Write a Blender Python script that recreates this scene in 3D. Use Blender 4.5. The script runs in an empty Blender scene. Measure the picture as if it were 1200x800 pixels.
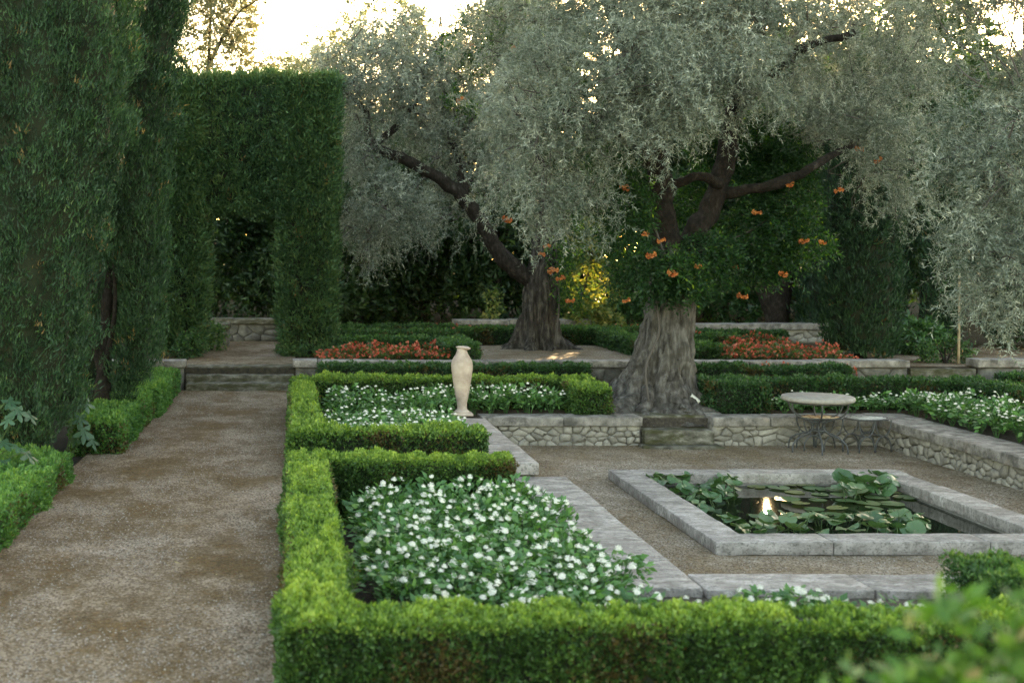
import bpy, math, random
import numpy as np
from mathutils import Vector, Matrix

R = math.radians
SC = bpy.context.scene
COL = SC.collection
rng = np.random.default_rng(11)
random.seed(5)

# ------------------------------------------------------------------ camera
F, VX, VY, CH = 1400.0, 345.0, 300.0, 2.30       # focal length, vanishing point (photo px), eye height
cam = bpy.data.cameras.new('camera')
cam.sensor_width = 36.0
cam.lens = 36.0 * F / 1200.0
cam.shift_x = (600.0 - VX) / 1200.0
cam.shift_y = (VY - 400.0) / 1200.0
cam.clip_end = 2000.0
cam.dof.use_dof = True
cam.dof.focus_distance = 16.0
cam.dof.aperture_fstop = 2.0
cam_o = bpy.data.objects.new('camera', cam)
cam_o.location = (0, 0, CH)
cam_o.rotation_euler = (R(90), 0, 0)
COL.objects.link(cam_o)
SC.camera = cam_o

# ------------------------------------------------------------------ light
SUN_EL, SUN_AZ = 11.2, 21.6                      # azimuth from +Y towards +X
world = bpy.data.worlds.new('World')
SC.world = world
world.use_nodes = True
wn = world.node_tree
bg = wn.nodes['Background']
sky = wn.nodes.new('ShaderNodeTexSky')
sky.sky_type = 'NISHITA'
sky.sun_disc = False
sky.sun_elevation = R(SUN_EL)
sky.sun_rotation = R(SUN_AZ)
sky.air_density = 1.0
sky.dust_density = 1.2
sky.ozone_density = 1.0
wn.links.new(sky.outputs[0], bg.inputs[0])
bg.inputs[1].default_value = 0.15
sun = bpy.data.lights.new('sun', 'SUN')
sun.energy = 3.0
sun.angle = R(0.55)
sun.color = (1.0, 0.80, 0.55)
sun_o = bpy.data.objects.new('sun', sun)
to_sun = Vector((math.sin(R(SUN_AZ)) * math.cos(R(SUN_EL)), math.cos(R(SUN_AZ)) * math.cos(R(SUN_EL)), math.sin(R(SUN_EL))))
sun_o.rotation_euler = to_sun.to_track_quat('Z', 'Y').to_euler()
sun_o.location = (8, 30, 20)
COL.objects.link(sun_o)
SC.view_settings.view_transform = 'Standard'
SC.view_settings.look = 'None'
SC.view_settings.gamma = 1.0
SC.view_settings.use_curve_mapping = False
SC.view_settings.exposure = 3.36
SC.view_settings.use_white_balance = True
SC.view_settings.white_balance_temperature = 9800
SC.view_settings.white_balance_tint = 10
SC.render.engine = 'CYCLES'
SC.cycles.max_bounces = 8
SC.cycles.diffuse_bounces = 4
SC.cycles.glossy_bounces = 3
SC.cycles.transmission_bounces = 4
SC.cycles.use_denoising = True
SC.cycles.sample_clamp_indirect = 8.0


# ------------------------------------------------------------------ helpers: scene graph
def px(x, y, Y):
    """photo pixel at depth Y -> point"""
    return ((x - VX) * Y / F, Y, CH - (y - VY) * Y / F)


def link(o, parent=None, label=None, cat=None, group=None, kind=None):
    COL.objects.link(o)
    if parent is not None:
        o.parent = parent
    if label:
        o['label'] = label
    if cat:
        o['category'] = cat
    if group:
        o['group'] = group
    if kind:
        o['kind'] = kind
    return o


def thing(name, label, cat, loc=(0, 0, 0), rz=0.0, group=None):
    o = bpy.data.objects.new(name, None)
    o.location = loc
    o.rotation_euler = (0, 0, rz)
    o.empty_display_size = 0.2
    return link(o, None, label, cat, group)


def mesh_np(name, verts, faces, mat, tint=None, smooth=False):
    """verts (N,3); faces: (M,4)/(M,3) array or list of arrays with equal row length"""
    if isinstance(faces, np.ndarray):
        faces = [faces]
    me = bpy.data.meshes.new(name)
    verts = np.ascontiguousarray(verts, dtype=np.float32)
    me.vertices.add(len(verts))
    me.vertices.foreach_set('co', verts.ravel())
    loops = np.concatenate([f.ravel() for f in faces]).astype(np.int32)
    tot = np.concatenate([np.full(len(f), f.shape[1], np.int32) for f in faces])
    start = np.concatenate([[0], np.cumsum(tot)[:-1]]).astype(np.int32)
    me.loops.add(len(loops))
    me.loops.foreach_set('vertex_index', loops)
    me.polygons.add(len(tot))
    me.polygons.foreach_set('loop_start', start)
    me.update(calc_edges=True)
    if tint is not None:
        a = me.attributes.new('tint', 'FLOAT', 'FACE')
        a.data.foreach_set('value', np.ascontiguousarray(tint, dtype=np.float32))
    if smooth:
        me.polygons.foreach_set('use_smooth', np.ones(len(tot), dtype=bool))
    me.materials.append(mat)
    me.validate()
    return me


def obj(name, me, parent=None, loc=None, **kw):
    o = bpy.data.objects.new(name, me)
    if loc is not None:
        o.location = loc
    return link(o, parent, **kw)


def join_geo(parts):
    """[(v,f)] quads -> one"""
    V, Fq, n = [], [], 0
    for v, f in parts:
        V.append(v)
        Fq.append(f + n)
        n += len(v)
    return np.concatenate(V), np.concatenate(Fq)


# ------------------------------------------------------------------ helpers: numbers
def unit(v):
    return v / (np.linalg.norm(v, axis=-1, keepdims=True) + 1e-9)


_k = np.random.default_rng(3)
_KS = unit(_k.normal(size=(24, 3)))
_PH = _k.uniform(0, 6.28, 24)


def noise3(p, scale=1.0):
    """cheap smooth noise about -1..1"""
    p = np.asarray(p) * scale
    s = 0
    for i in range(24):
        fr = 1.0 + 1.3 * (i % 6) * 0.45
        s = s + np.sin(p @ _KS[i] * fr * 2.2 + _PH[i]) / (1 + 0.25 * (i % 6))
    return s / 5.2


SUNV = np.array(to_sun)
TUNNELS = []                                     # (point, radius): clear lines through the wood towards the sun


def keep_clear(c):
    m = np.ones(len(c), bool)
    for p, r, y0 in TUNNELS:
        d = c - np.array(p)
        t = d @ SUNV
        q = d - t[:, None] * SUNV
        m &= ~((t > 0.3) & (np.linalg.norm(q, axis=1) < r) & (c[:, 1] > y0))
    return m


def rhombs(base, d, L, W, side=None, fold=0.0):
    """leaf blades: base (N,3), direction d, length L, width W -> verts, quads"""
    n = len(base)
    if side is None:
        side = unit(np.cross(d, rng.normal(size=(n, 3))))
    L = np.broadcast_to(np.asarray(L, float), (n,))[:, None]
    W = np.broadcast_to(np.asarray(W, float), (n,))[:, None]
    mid = base + d * L * 0.45
    nrm = np.cross(d, side)
    v = np.empty((n, 4, 3))
    v[:, 0] = base
    v[:, 1] = mid + side * W * 0.5 + nrm * W * fold
    v[:, 2] = base + d * L
    v[:, 3] = mid - side * W * 0.5 + nrm * W * fold
    f = np.arange(n * 4).reshape(n, 4)
    return v.reshape(-1, 3), f


def blades(base, d, L, W):
    """small pointed leaves, one triangle each"""
    n = len(base)
    side = unit(np.cross(d, rng.normal(size=(n, 3))))
    L = np.broadcast_to(np.asarray(L, float), (n,))[:, None]
    W = np.broadcast_to(np.asarray(W, float), (n,))[:, None]
    v = np.stack([base + side * W * .5, base + d * L, base - side * W * .5 + d * L * .12], 1)
    return v.reshape(-1, 3), np.arange(n * 3).reshape(n, 3)


def tube(path, radii, seg=8, wob=0.0, cap=True):
    path = np.asarray(path, float)
    n = len(path)
    radii = np.broadcast_to(np.asarray(radii, float), (n,))
    tan = unit(np.gradient(path, axis=0))
    ref = np.array([0.31, 0.22, 0.92])
    if abs(tan[0] @ ref) > 0.93:
        ref = np.array([1.0, 0.1, 0.0])
    a = unit(np.cross(tan, ref))
    b = np.cross(tan, a)
    th = np.linspace(0, 2 * np.pi, seg, endpoint=False)
    ring = np.cos(th)[None, :, None] * a[:, None] + np.sin(th)[None, :, None] * b[:, None]
    v = path[:, None] + ring * radii[:, None, None]
    if wob:
        v = v + ring * (noise3(v, 4.0) * wob)[..., None] * radii[:, None, None]
    v = v.reshape(-1, 3)
    i = np.arange(n - 1)[:, None] * seg
    j = np.arange(seg)[None, :]
    f = np.stack([i + j, i + (j + 1) % seg, i + seg + (j + 1) % seg, i + seg + j], -1).reshape(-1, 4)
    if cap:
        c0, c1 = len(v), len(v) + 1
        v = np.concatenate([v, path[:1] - tan[:1] * radii[0] * .3, path[-1:] + tan[-1:] * radii[-1] * .3])
        jj = np.arange(0, seg, 2)
        e = (n - 1) * seg
        f = np.concatenate([f, np.stack([np.full(len(jj), c0), (jj + 2) % seg, (jj + 1) % seg, jj], -1),
                            np.stack([np.full(len(jj), c1), e + jj, e + (jj + 1) % seg, e + (jj + 2) % seg], -1)])
    return v, f


def smooth_path(pts, n=24):
    """Catmull-Rom through pts"""
    p = np.asarray(pts, float)
    q = np.concatenate([2 * p[:1] - p[1:2], p, 2 * p[-1:] - p[-2:-1]])
    t = np.linspace(0, len(p) - 1 - 1e-6, n)
    i = t.astype(int)
    u = (t - i)[:, None]
    a, b, c, d = q[i], q[i + 1], q[i + 2], q[i + 3]
    return 0.5 * (2 * b + (c - a) * u + (2 * a - 5 * b + 4 * c - d) * u ** 2 + (3 * b - a - 3 * c + d) * u ** 3)


def lathe(prof, seg=32):
    prof = np.asarray(prof, float)
    th = np.linspace(0, 2 * np.pi, seg, endpoint=False)
    v = np.stack([prof[:, 0, None] * np.cos(th), prof[:, 0, None] * np.sin(th), np.repeat(prof[:, 1, None], seg, 1)], -1).reshape(-1, 3)
    n = len(prof)
    i = np.arange(n - 1)[:, None] * seg
    j = np.arange(seg)[None]
    f = np.stack([i + j, i + (j + 1) % seg, i + seg + (j + 1) % seg, i + seg + j], -1).reshape(-1, 4)
    return v, f


def block(x0, x1, y0, y1, z0, z1, wear=0.006, bev=0.009, step=0.12):
    """worn stone block with rounded edges: bevelled grid box, quads"""
    def axis(a, b):
        n = max(1, int(round((b - a - 2 * bev) / step)))
        m = np.linspace(a + bev, b - bev, n + 1)
        return np.concatenate([[a], m, [b]])
    ax = [axis(x0, x1), axis(y0, y1), axis(z0, z1)]
    V, Fq, n = [], [], 0
    lim = [(x0, x1), (y0, y1), (z0, z1)]
    for d in range(3):
        u, w = [(1, 2), (2, 0), (0, 1)][d]
        for s in (0, 1):
            U, W = np.meshgrid(ax[u], ax[w], indexing='ij')
            P = np.zeros(U.shape + (3,))
            P[..., u] = U
            P[..., w] = W
            P[..., d] = lim[d][s]
            eu = (U == ax[u][0]) | (U == ax[u][-1])
            ew = (W == ax[w][0]) | (W == ax[w][-1])
            sg = 1 if s == 0 else -1
            P[..., d] += sg * bev * (0.30 * (eu | ew) + 0.25 * (eu & ew))
            # outermost ring pulled in on its own axis so that edges are rounded
            P[..., u] = np.where(U == ax[u][0], U + bev * .3, np.where(U == ax[u][-1], U - bev * .3, U))
            P[..., w] = np.where(W == ax[w][0], W + bev * .3, np.where(W == ax[w][-1], W - bev * .3, W))
            a, b = U.shape
            idx = np.arange(a * b).reshape(a, b) + n
            q = np.stack([idx[:-1, :-1], idx[1:, :-1], idx[1:, 1:], idx[:-1, 1:]], -1).reshape(-1, 4)
            if s == 0:
                q = q[:, ::-1]
            V.append(P.reshape(-1, 3))
            Fq.append(q)
            n += a * b
    V = np.concatenate(V)
    Fq = np.concatenate(Fq)
    key = np.round(V / 1e-5).astype(np.int64)
    _, first, inv = np.unique(key, axis=0, return_index=True, return_inverse=True)
    V = V[first]
    Fq = inv.ravel()[Fq]
    if wear:
        V = V + np.stack([noise3(V + 3, 5), noise3(V + 9, 5), noise3(V + 17, 5)], -1) * wear
    return V, Fq


def box_vf(x0, x1, y0, y1, z0, z1):
    v = np.array([(x, y, z) for z in (z0, z1) for y in (y0, y1) for x in (x0, x1)], float)
    f = np.array([[0, 2, 3, 1], [4, 5, 7, 6], [0, 1, 5, 4], [2, 6, 7, 3], [0, 4, 6, 2], [1, 3, 7, 5]])
    return v, f


# ------------------------------------------------------------------ materials
def mat_new(name):
    m = bpy.data.materials.new(name)
    m.use_nodes = True
    nt = m.node_tree
    nt.nodes.clear()
    out = nt.nodes.new('ShaderNodeOutputMaterial')
    return m, nt, out


def N(nt, t, **kw):
    n = nt.nodes.new(t)
    for k, v in kw.items():
        if k in n.inputs:
            n.inputs[k].default_value = v
        else:
            setattr(n, k, v)
    return n


def ramp(nt, stops, fac=None, interp='LINEAR'):
    r = nt.nodes.new('ShaderNodeValToRGB')
    cr = r.color_ramp
    cr.interpolation = interp
    while len(cr.elements) < len(stops):
        cr.elements.new(0.5)
    for e, (p, c) in zip(cr.elements, stops):
        e.position = p
        e.color = (*c, 1) if len(c) == 3 else c
    if fac is not None:
        nt.links.new(fac, r.inputs[0])
    return r


def leaf_mat(name, stops, transl=0.3, rough=0.5, tcol=(1.25, 1.35, 0.55), spec=0.35):
    m, nt, out = mat_new(name)
    at = N(nt, 'ShaderNodeAttribute', attribute_name='tint')
    rp = ramp(nt, stops, at.outputs['Fac'])
    p = N(nt, 'ShaderNodeBsdfPrincipled', Roughness=rough)
    p.inputs['Specular IOR Level'].default_value = spec
    nt.links.new(rp.outputs[0], p.inputs['Base Color'])
    tr = nt.nodes.new('ShaderNodeBsdfTranslucent')
    mx = N(nt, 'ShaderNodeMix', data_type='RGBA', blend_type='MULTIPLY')
    mx.inputs[0].default_value = 1.0
    nt.links.new(rp.outputs[0], mx.inputs[6])
    mx.inputs[7].default_value = (*tcol, 1)
    nt.links.new(mx.outputs[2], tr.inputs[0])
    ms = N(nt, 'ShaderNodeMixShader')
    ms.inputs[0].default_value = transl
    nt.links.new(p.outputs[0], ms.inputs[1])
    nt.links.new(tr.outputs[0], ms.inputs[2])
    nt.links.new(ms.outputs[0], out.inputs[0])
    return m


def noise_mat(name, stops, scale=8.0, detail=8.0, rough=0.85, bump=0.3, bump_scale=40.0, dist=0.01, stretch=(1, 1, 1), extra=None, voro=None, rand=0.0):
    """mottled surface: noise ramp, optional second mask layer, bump"""
    m, nt, out = mat_new(name)
    tc = nt.nodes.new('ShaderNodeTexCoord')
    mp = N(nt, 'ShaderNodeMapping')
    mp.inputs['Scale'].default_value = stretch
    geo = nt.nodes.new('ShaderNodeNewGeometry')
    nt.links.new(geo.outputs['Position'], mp.inputs[0])
    n1 = N(nt, 'ShaderNodeTexNoise', Scale=scale, Detail=detail, Roughness=0.62)
    nt.links.new(mp.outputs[0], n1.inputs[0])
    rp = ramp(nt, stops, n1.outputs[0])
    colr = rp.outputs[0]
    for (sc, lo, hi, c, amt) in (extra or []):
        n2 = N(nt, 'ShaderNodeTexNoise', Scale=sc, Detail=7.0, Roughness=0.66)
        nt.links.new(mp.outputs[0], n2.inputs[0])
        r2 = ramp(nt, [(lo, (0, 0, 0)), (hi, (amt, amt, amt))], n2.outputs[0])
        mx = N(nt, 'ShaderNodeMix', data_type='RGBA')
        nt.links.new(r2.outputs[0], mx.inputs[0])
        nt.links.new(colr, mx.inputs[6])
        mx.inputs[7].default_value = (*c, 1)
        colr = mx.outputs[2]
    if rand:
        oi = nt.nodes.new('ShaderNodeObjectInfo')
        hs = N(nt, 'ShaderNodeHueSaturation')
        mr = N(nt, 'ShaderNodeMapRange')
        mr.inputs[3].default_value = 1 - rand
        mr.inputs[4].default_value = 1 + rand
        nt.links.new(oi.outputs['Random'], mr.inputs[0])
        nt.links.new(mr.outputs[0], hs.inputs['Value'])
        nt.links.new(colr, hs.inputs['Color'])
        colr = hs.outputs[0]
    p = N(nt, 'ShaderNodeBsdfPrincipled', Roughness=rough)
    p.inputs['Specular IOR Level'].default_value = 0.25
    nt.links.new(colr, p.inputs['Base Color'])
    if bump:
        n3 = N(nt, 'ShaderNodeTexNoise', Scale=bump_scale, Detail=6.0, Roughness=0.7)
        nt.links.new(mp.outputs[0], n3.inputs[0])
        h = n3.outputs[0]
        if voro:
            v = N(nt, 'ShaderNodeTexVoronoi', Scale=voro)
            nt.links.new(mp.outputs[0], v.inputs[0])
            ad = N(nt, 'ShaderNodeMath', operation='ADD')
            nt.links.new(h, ad.inputs[0])
            nt.links.new(v.outputs['Distance'], ad.inputs[1])
            h = ad.outputs[0]
        b = N(nt, 'ShaderNodeBump', Strength=bump, Distance=dist)
        nt.links.new(h, b.inputs['Height'])
        nt.links.new(b.outputs[0], p.inputs['Normal'])
    nt.links.new(p.outputs[0], out.inputs[0])
    return m


def gravel_mat(name, pale, mid, dark, moss, moss_amt):
    m, nt, out = mat_new(name)
    geo = nt.nodes.new('ShaderNodeNewGeometry')
    pos = geo.outputs['Position']
    v = N(nt, 'ShaderNodeTexVoronoi', Scale=72.0)
    nt.links.new(pos, v.inputs[0])
    n0 = N(nt, 'ShaderNodeTexWhiteNoise')
    nt.links.new(v.outputs['Position'], n0.inputs[0])
    rp = ramp(nt, [(0, dark), (0.35, mid), (0.8, pale), (1, (pale[0] * 1.3, pale[1] * 1.3, pale[2] * 1.3))], n0.outputs[0])
    n1 = N(nt, 'ShaderNodeTexNoise', Scale=0.8, Detail=14.0, Roughness=0.80)
    mp = N(nt, 'ShaderNodeMapping')
    mp.inputs['Scale'].default_value = (1.35, 0.95, 1)
    nt.links.new(pos, mp.inputs[0])
    nt.links.new(mp.outputs[0], n1.inputs[0])
    r1 = ramp(nt, [(0.40, (0.08, 0.08, 0.08)), (0.57, (moss_amt,) * 3)], n1.outputs[0])
    mx = N(nt, 'ShaderNodeMix', data_type='RGBA')
    nt.links.new(r1.outputs[0], mx.inputs[0])
    nt.links.new(rp.outputs[0], mx.inputs[6])
    n4 = N(nt, 'ShaderNodeTexNoise', Scale=24.0, Detail=5.0)
    nt.links.new(pos, n4.inputs[0])
    r4 = ramp(nt, [(0.3, (moss[0] * .5, moss[1] * .5, moss[2] * .5)), (0.55, moss), (0.75, (moss[0] * 1.5, moss[1] * 1.45, moss[2] * 1.5))], n4.outputs[0])
    nt.links.new(r4.outputs[0], mx.inputs[7])
    n5 = N(nt, 'ShaderNodeTexNoise', Scale=2.4, Detail=12.0, Roughness=0.78)
    nt.links.new(pos, n5.inputs[0])
    r5 = ramp(nt, [(0.35, (0.72, 0.70, 0.67)), (0.62, (1.05, 1.05, 1.05))], n5.outputs[0])
    mu = N(nt, 'ShaderNodeMix', data_type='RGBA', blend_type='MULTIPLY')
    mu.inputs[0].default_value = 1.0
    nt.links.new(mx.outputs[2], mu.inputs[6])
    nt.links.new(r5.outputs[0], mu.inputs[7])
    p = N(nt, 'ShaderNodeBsdfPrincipled', Roughness=0.9)
    p.inputs['Specular IOR Level'].default_value = 0.2
    nt.links.new(mu.outputs[2], p.inputs['Base Color'])
    b = N(nt, 'ShaderNodeBump', Strength=0.9, Distance=0.012)
    b.invert = True
    nt.links.new(v.outputs['Distance'], b.inputs['Height'])
    nt.links.new(b.outputs[0], p.inputs['Normal'])
    nt.links.new(p.outputs[0], out.inputs[0])
    return m


def plain(name, col, rough=0.6, metal=0.0, spec=0.4):
    m, nt, out = mat_new(name)
    p = N(nt, 'ShaderNodeBsdfPrincipled', Roughness=rough, Metallic=metal)
    p.inputs['Base Color'].default_value = (*col, 1)
    p.inputs['Specular IOR Level'].default_value = spec
    nt.links.new(p.outputs[0], out.inputs[0])
    return m


M = {}
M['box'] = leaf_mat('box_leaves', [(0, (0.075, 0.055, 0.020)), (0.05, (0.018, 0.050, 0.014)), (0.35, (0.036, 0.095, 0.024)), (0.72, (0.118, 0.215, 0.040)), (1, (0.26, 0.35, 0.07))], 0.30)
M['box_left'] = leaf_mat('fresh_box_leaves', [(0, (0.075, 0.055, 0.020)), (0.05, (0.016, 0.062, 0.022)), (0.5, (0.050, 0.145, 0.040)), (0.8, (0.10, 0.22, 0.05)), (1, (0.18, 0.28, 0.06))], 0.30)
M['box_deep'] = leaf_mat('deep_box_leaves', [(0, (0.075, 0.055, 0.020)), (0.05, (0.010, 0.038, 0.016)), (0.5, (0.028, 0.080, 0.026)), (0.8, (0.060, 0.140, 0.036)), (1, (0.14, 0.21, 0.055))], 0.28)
M['cyp'] = leaf_mat('cypress_sprays', [(0, (0.010, 0.034, 0.018)), (0.5, (0.028, 0.078, 0.034)), (0.85, (0.066, 0.140, 0.048)), (1, (0.18, 0.12, 0.05))], 0.22, 0.6)
M['olive'] = leaf_mat('olive_leaves', [(0, (0.05, 0.073, 0.053)), (0.45, (0.155, 0.185, 0.148)), (0.8, (0.30, 0.33, 0.275)), (1, (0.44, 0.46, 0.39))], 0.25, 0.45, (1.0, 1.05, 0.8))
M['vine'] = leaf_mat('vine_leaves', [(0, (0.009, 0.036, 0.016)), (0.6, (0.021, 0.070, 0.026)), (0.9, (0.065, 0.155, 0.032)), (1, (0.18, 0.27, 0.04))], 0.52)
M['yellow_vine'] = leaf_mat('sun_yellow_leaves', [(0, (0.05, 0.10, 0.03)), (0.5, (0.14, 0.18, 0.05)), (1, (0.32, 0.28, 0.10))], 0.45, tcol=(1.1, 1.15, 0.7))  # yellow of the low sunlight put into the leaf colour
M['wood_leaf'] = leaf_mat('wood_leaves', [(0, (0.010, 0.028, 0.012)), (0.6, (0.024, 0.058, 0.020)), (1, (0.06, 0.11, 0.03))], 0.3)
M['pale_tree'] = leaf_mat('pale_tree_leaves', [(0, (0.06, 0.07, 0.04)), (0.6, (0.13, 0.135, 0.08)), (1, (0.24, 0.19, 0.09))], 0.4, tcol=(1.1, 1.1, .8))
M['pale_olive'] = leaf_mat('grey_tree_leaves', [(0, (0.05, 0.06, 0.045)), (0.6, (0.12, 0.13, 0.095)), (1, (0.24, 0.24, 0.17))], 0.4)
M['flower_leaf'] = leaf_mat('flower_leaves', [(0, (0.032, 0.10, 0.036)), (0.6, (0.080, 0.20, 0.066)), (1, (0.16, 0.30, 0.10))], 0.3)
M['shrub'] = leaf_mat('shrub_leaves', [(0, (0.015, 0.05, 0.02)), (0.6, (0.035, 0.10, 0.035)), (1, (0.08, 0.17, 0.05))], 0.25, 0.4)
M['near_shrub'] = leaf_mat('fresh_shrub_leaves', [(0, (0.03, 0.09, 0.022)), (0.6, (0.065, 0.165, 0.032)), (0.93, (0.12, 0.21, 0.045)), (1, (0.32, 0.22, 0.11))], 0.4)
M['pad'] = leaf_mat('lily_leaves', [(0, (0.018, 0.055, 0.022)), (0.5, (0.050, 0.115, 0.045)), (0.85, (0.105, 0.155, 0.070)), (1, (0.20, 0.18, 0.06))], 0.2, 0.30, spec=0.5)
M['bigleaf'] = leaf_mat('broad_leaves', [(0, (0.02, 0.06, 0.03)), (1, (0.05, 0.11, 0.06))], 0.2, 0.4)
M['core'] = plain('dark_hedge_core', (0.010, 0.014, 0.007), 0.95)  # near-black fill, mainly for solid cores that block light
M['cypress_core'] = noise_mat('dark_cypress_core', [(0.4, (0.010, 0.018, 0.008)), (0.62, (0.020, 0.026, 0.012)), (0.75, (0.04, 0.026, 0.015))], 6)  # for the solid core added inside each cypress to block light
M['brown_core'] = noise_mat('dead_twigs', [(0.3, (0.012, 0.009, 0.006)), (0.7, (0.035, 0.022, 0.014))], 30)
M['bark'] = noise_mat('olive_bark', [(0.32, (0.022, 0.019, 0.016)), (0.5, (0.088, 0.080, 0.073)), (0.68, (0.20, 0.19, 0.178))], 13.0, 12, 0.92, 1.0, 26.0, 0.06, (1, 1, 0.25),
                      extra=[(2.5, 0.52, 0.70, (0.05, 0.045, 0.04), 0.7)])
M['dark_bark'] = noise_mat('dark_bark', [(0.3, (0.008, 0.006, 0.005)), (0.55, (0.026, 0.020, 0.016)), (0.75, (0.075, 0.063, 0.054))], 14, 10, 0.95, 1.0, 24, 0.06, (1, 1, 0.6))
M['leaning_bark'] = noise_mat('fissured_dark_bark', [(0.32, (0.010, 0.008, 0.007)), (0.5, (0.045, 0.038, 0.033)), (0.7, (0.15, 0.135, 0.12))], 13.0, 12, 0.92, 1.0, 26.0, 0.06, (1, 1, 0.25))
M['twig'] = plain('grey_twig', (0.07, 0.06, 0.055), 0.85)
M['stem'] = plain('green_stem', (0.04, 0.08, 0.025), 0.7)
M['coping'] = noise_mat('weathered_coping', [(0.25, (0.07, 0.063, 0.056)), (0.42, (0.165, 0.149, 0.135)), (0.6, (0.27, 0.246, 0.226)), (0.8, (0.42, 0.39, 0.36))], 7.0, 14, 0.88, 0.9, 55, 0.012,
                        extra=[(5.0, 0.50, 0.62, (0.065, 0.061, 0.055), 0.8), (38.0, 0.55, 0.66, (0.05, 0.047, 0.042), 0.6), (3.0, 0.60, 0.72, (0.36, 0.26, 0.22), 0.4), (24.0, 0.64, 0.70, (0.50, 0.48, 0.44), 0.7)], rand=0.12)
M['slab'] = noise_mat('worn_slab', [(0.30, (0.15, 0.130, 0.118)), (0.5, (0.275, 0.245, 0.226)), (0.70, (0.43, 0.39, 0.365))], 6.5, 14, 0.85, 0.9, 55, 0.010, (0.8, 1.4, 1),
                      extra=[(22.0, 0.52, 0.60, (0.10, 0.090, 0.080), 0.6), (2.2, 0.53, 0.66, (0.14, 0.122, 0.105), 0.65), (60.0, 0.56, 0.62, (0.06, 0.055, 0.048), 0.75), (15.0, 0.62, 0.67, (0.50, 0.47, 0.43), 0.6)], rand=0.13)
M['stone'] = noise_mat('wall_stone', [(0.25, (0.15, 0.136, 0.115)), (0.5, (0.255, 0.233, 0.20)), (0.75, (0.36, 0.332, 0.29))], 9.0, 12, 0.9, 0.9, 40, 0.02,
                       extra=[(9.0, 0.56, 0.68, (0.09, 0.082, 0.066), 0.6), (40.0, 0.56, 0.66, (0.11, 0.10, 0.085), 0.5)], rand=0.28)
M['dark_stone'] = noise_mat('shaded_wall_stone', [(0.25, (0.06, 0.055, 0.05)), (0.5, (0.13, 0.12, 0.105)), (0.75, (0.22, 0.205, 0.18))], 8.0, 12, 0.9, 0.9, 40, 0.02, rand=0.15)  # darker copy of the wall stone with shade put into its colour
M['mortar'] = noise_mat('old_mortar', [(0.3, (0.085, 0.075, 0.06)), (0.7, (0.20, 0.18, 0.152))], 14, 8, 0.95, 0.8, 60, 0.015)
M['mossy'] = noise_mat('mossy_step', [(0.25, (0.028, 0.025, 0.018)), (0.45, (0.075, 0.068, 0.052)), (0.6, (0.16, 0.148, 0.122)), (0.75, (0.34, 0.315, 0.27))], 6.0, 14, 0.9, 0.9, 45, 0.02, (1, 1, 2.2),
                       extra=[(4.0, 0.46, 0.60, (0.042, 0.042, 0.012), 0.75)])
M['soil'] = noise_mat('bed_soil', [(0.3, (0.030, 0.024, 0.018)), (0.6, (0.075, 0.060, 0.048)), (0.8, (0.14, 0.115, 0.095))], 22, 9, 0.95, 0.9, 50, 0.03)
M['litter'] = noise_mat('leaf_litter', [(0.3, (0.016, 0.014, 0.010)), (0.6, (0.045, 0.036, 0.024)), (0.8, (0.085, 0.065, 0.04))], 16, 9, 0.95, 0.9, 40, 0.03)
M['path'] = gravel_mat('path_gravel', (0.33, 0.265, 0.215), (0.175, 0.134, 0.104), (0.060, 0.043, 0.031), (0.098, 0.056, 0.018), 0.9)
M['terrace'] = gravel_mat('terrace_gravel', (0.36, 0.305, 0.255), (0.195, 0.155, 0.122), (0.065, 0.048, 0.036), (0.125, 0.078, 0.030), 0.7)
M['pebble'] = noise_mat('loose_pebble', [(0.3, (0.08, 0.066, 0.054)), (0.5, (0.20, 0.172, 0.15)), (0.7, (0.42, 0.38, 0.35))], 60, 3, 0.8, 0)
M['iron'] = noise_mat('painted_iron', [(0.3, (0.030, 0.032, 0.033)), (0.7, (0.085, 0.088, 0.090))], 30, 5, 0.5, 0.2, 60, 0.004)
M['seat'] = noise_mat('grey_seat_slats', [(0.3, (0.22, 0.22, 0.22)), (0.7, (0.5, 0.5, 0.49))], 30, 5, 0.55, 0.1, 60, 0.003)
M['sunlit_seat'] = noise_mat('sunlit_seat_slats', [(0.40, (0.30, 0.13, 0.07)), (0.55, (0.62, 0.46, 0.30))], 14, 4, 0.6, 0.1, 60, 0.003)  # ochre stands for sunlight caught by the same kind of lattice
M['tabletop'] = noise_mat('stone_table_top', [(0.3, (0.18, 0.168, 0.155)), (0.7, (0.33, 0.305, 0.285))], 12, 8, 0.7, 0.2, 60, 0.005)
M['vase'] = noise_mat('pale_terracotta', [(0.25, (0.27, 0.205, 0.172)), (0.5, (0.42, 0.335, 0.288)), (0.75, (0.53, 0.44, 0.385))], 6.0, 9, 0.85, 0.35, 35, 0.008,
                      extra=[(10.0, 0.60, 0.72, (0.24, 0.19, 0.155), 0.6)])
M['petal'] = plain('white_petals', (0.62, 0.61, 0.52), 0.8)
M['orange'] = leaf_mat('orange_petals', [(0, (0.42, 0.11, 0.04)), (1, (0.62, 0.24, 0.08))], 0.3, 0.5, (1.2, 0.8, 0.5))
M['red'] = leaf_mat('red_petals', [(0, (0.36, 0.05, 0.03)), (0.6, (0.52, 0.11, 0.075)), (1, (0.62, 0.26, 0.18))], 0.3, 0.5, (1.2, 0.8, 0.6))
M['red_leaf'] = leaf_mat('bronze_green_leaves', [(0, (0.03, 0.06, 0.02)), (0.7, (0.075, 0.12, 0.03)), (1, (0.16, 0.10, 0.04))], 0.3)
M['white_metal'] = plain('white_lamp_housing', (0.62, 0.61, 0.57), 0.4)
M['lamp_glass'] = plain('lamp_lens', (0.10, 0.11, 0.12), 0.12)
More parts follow.
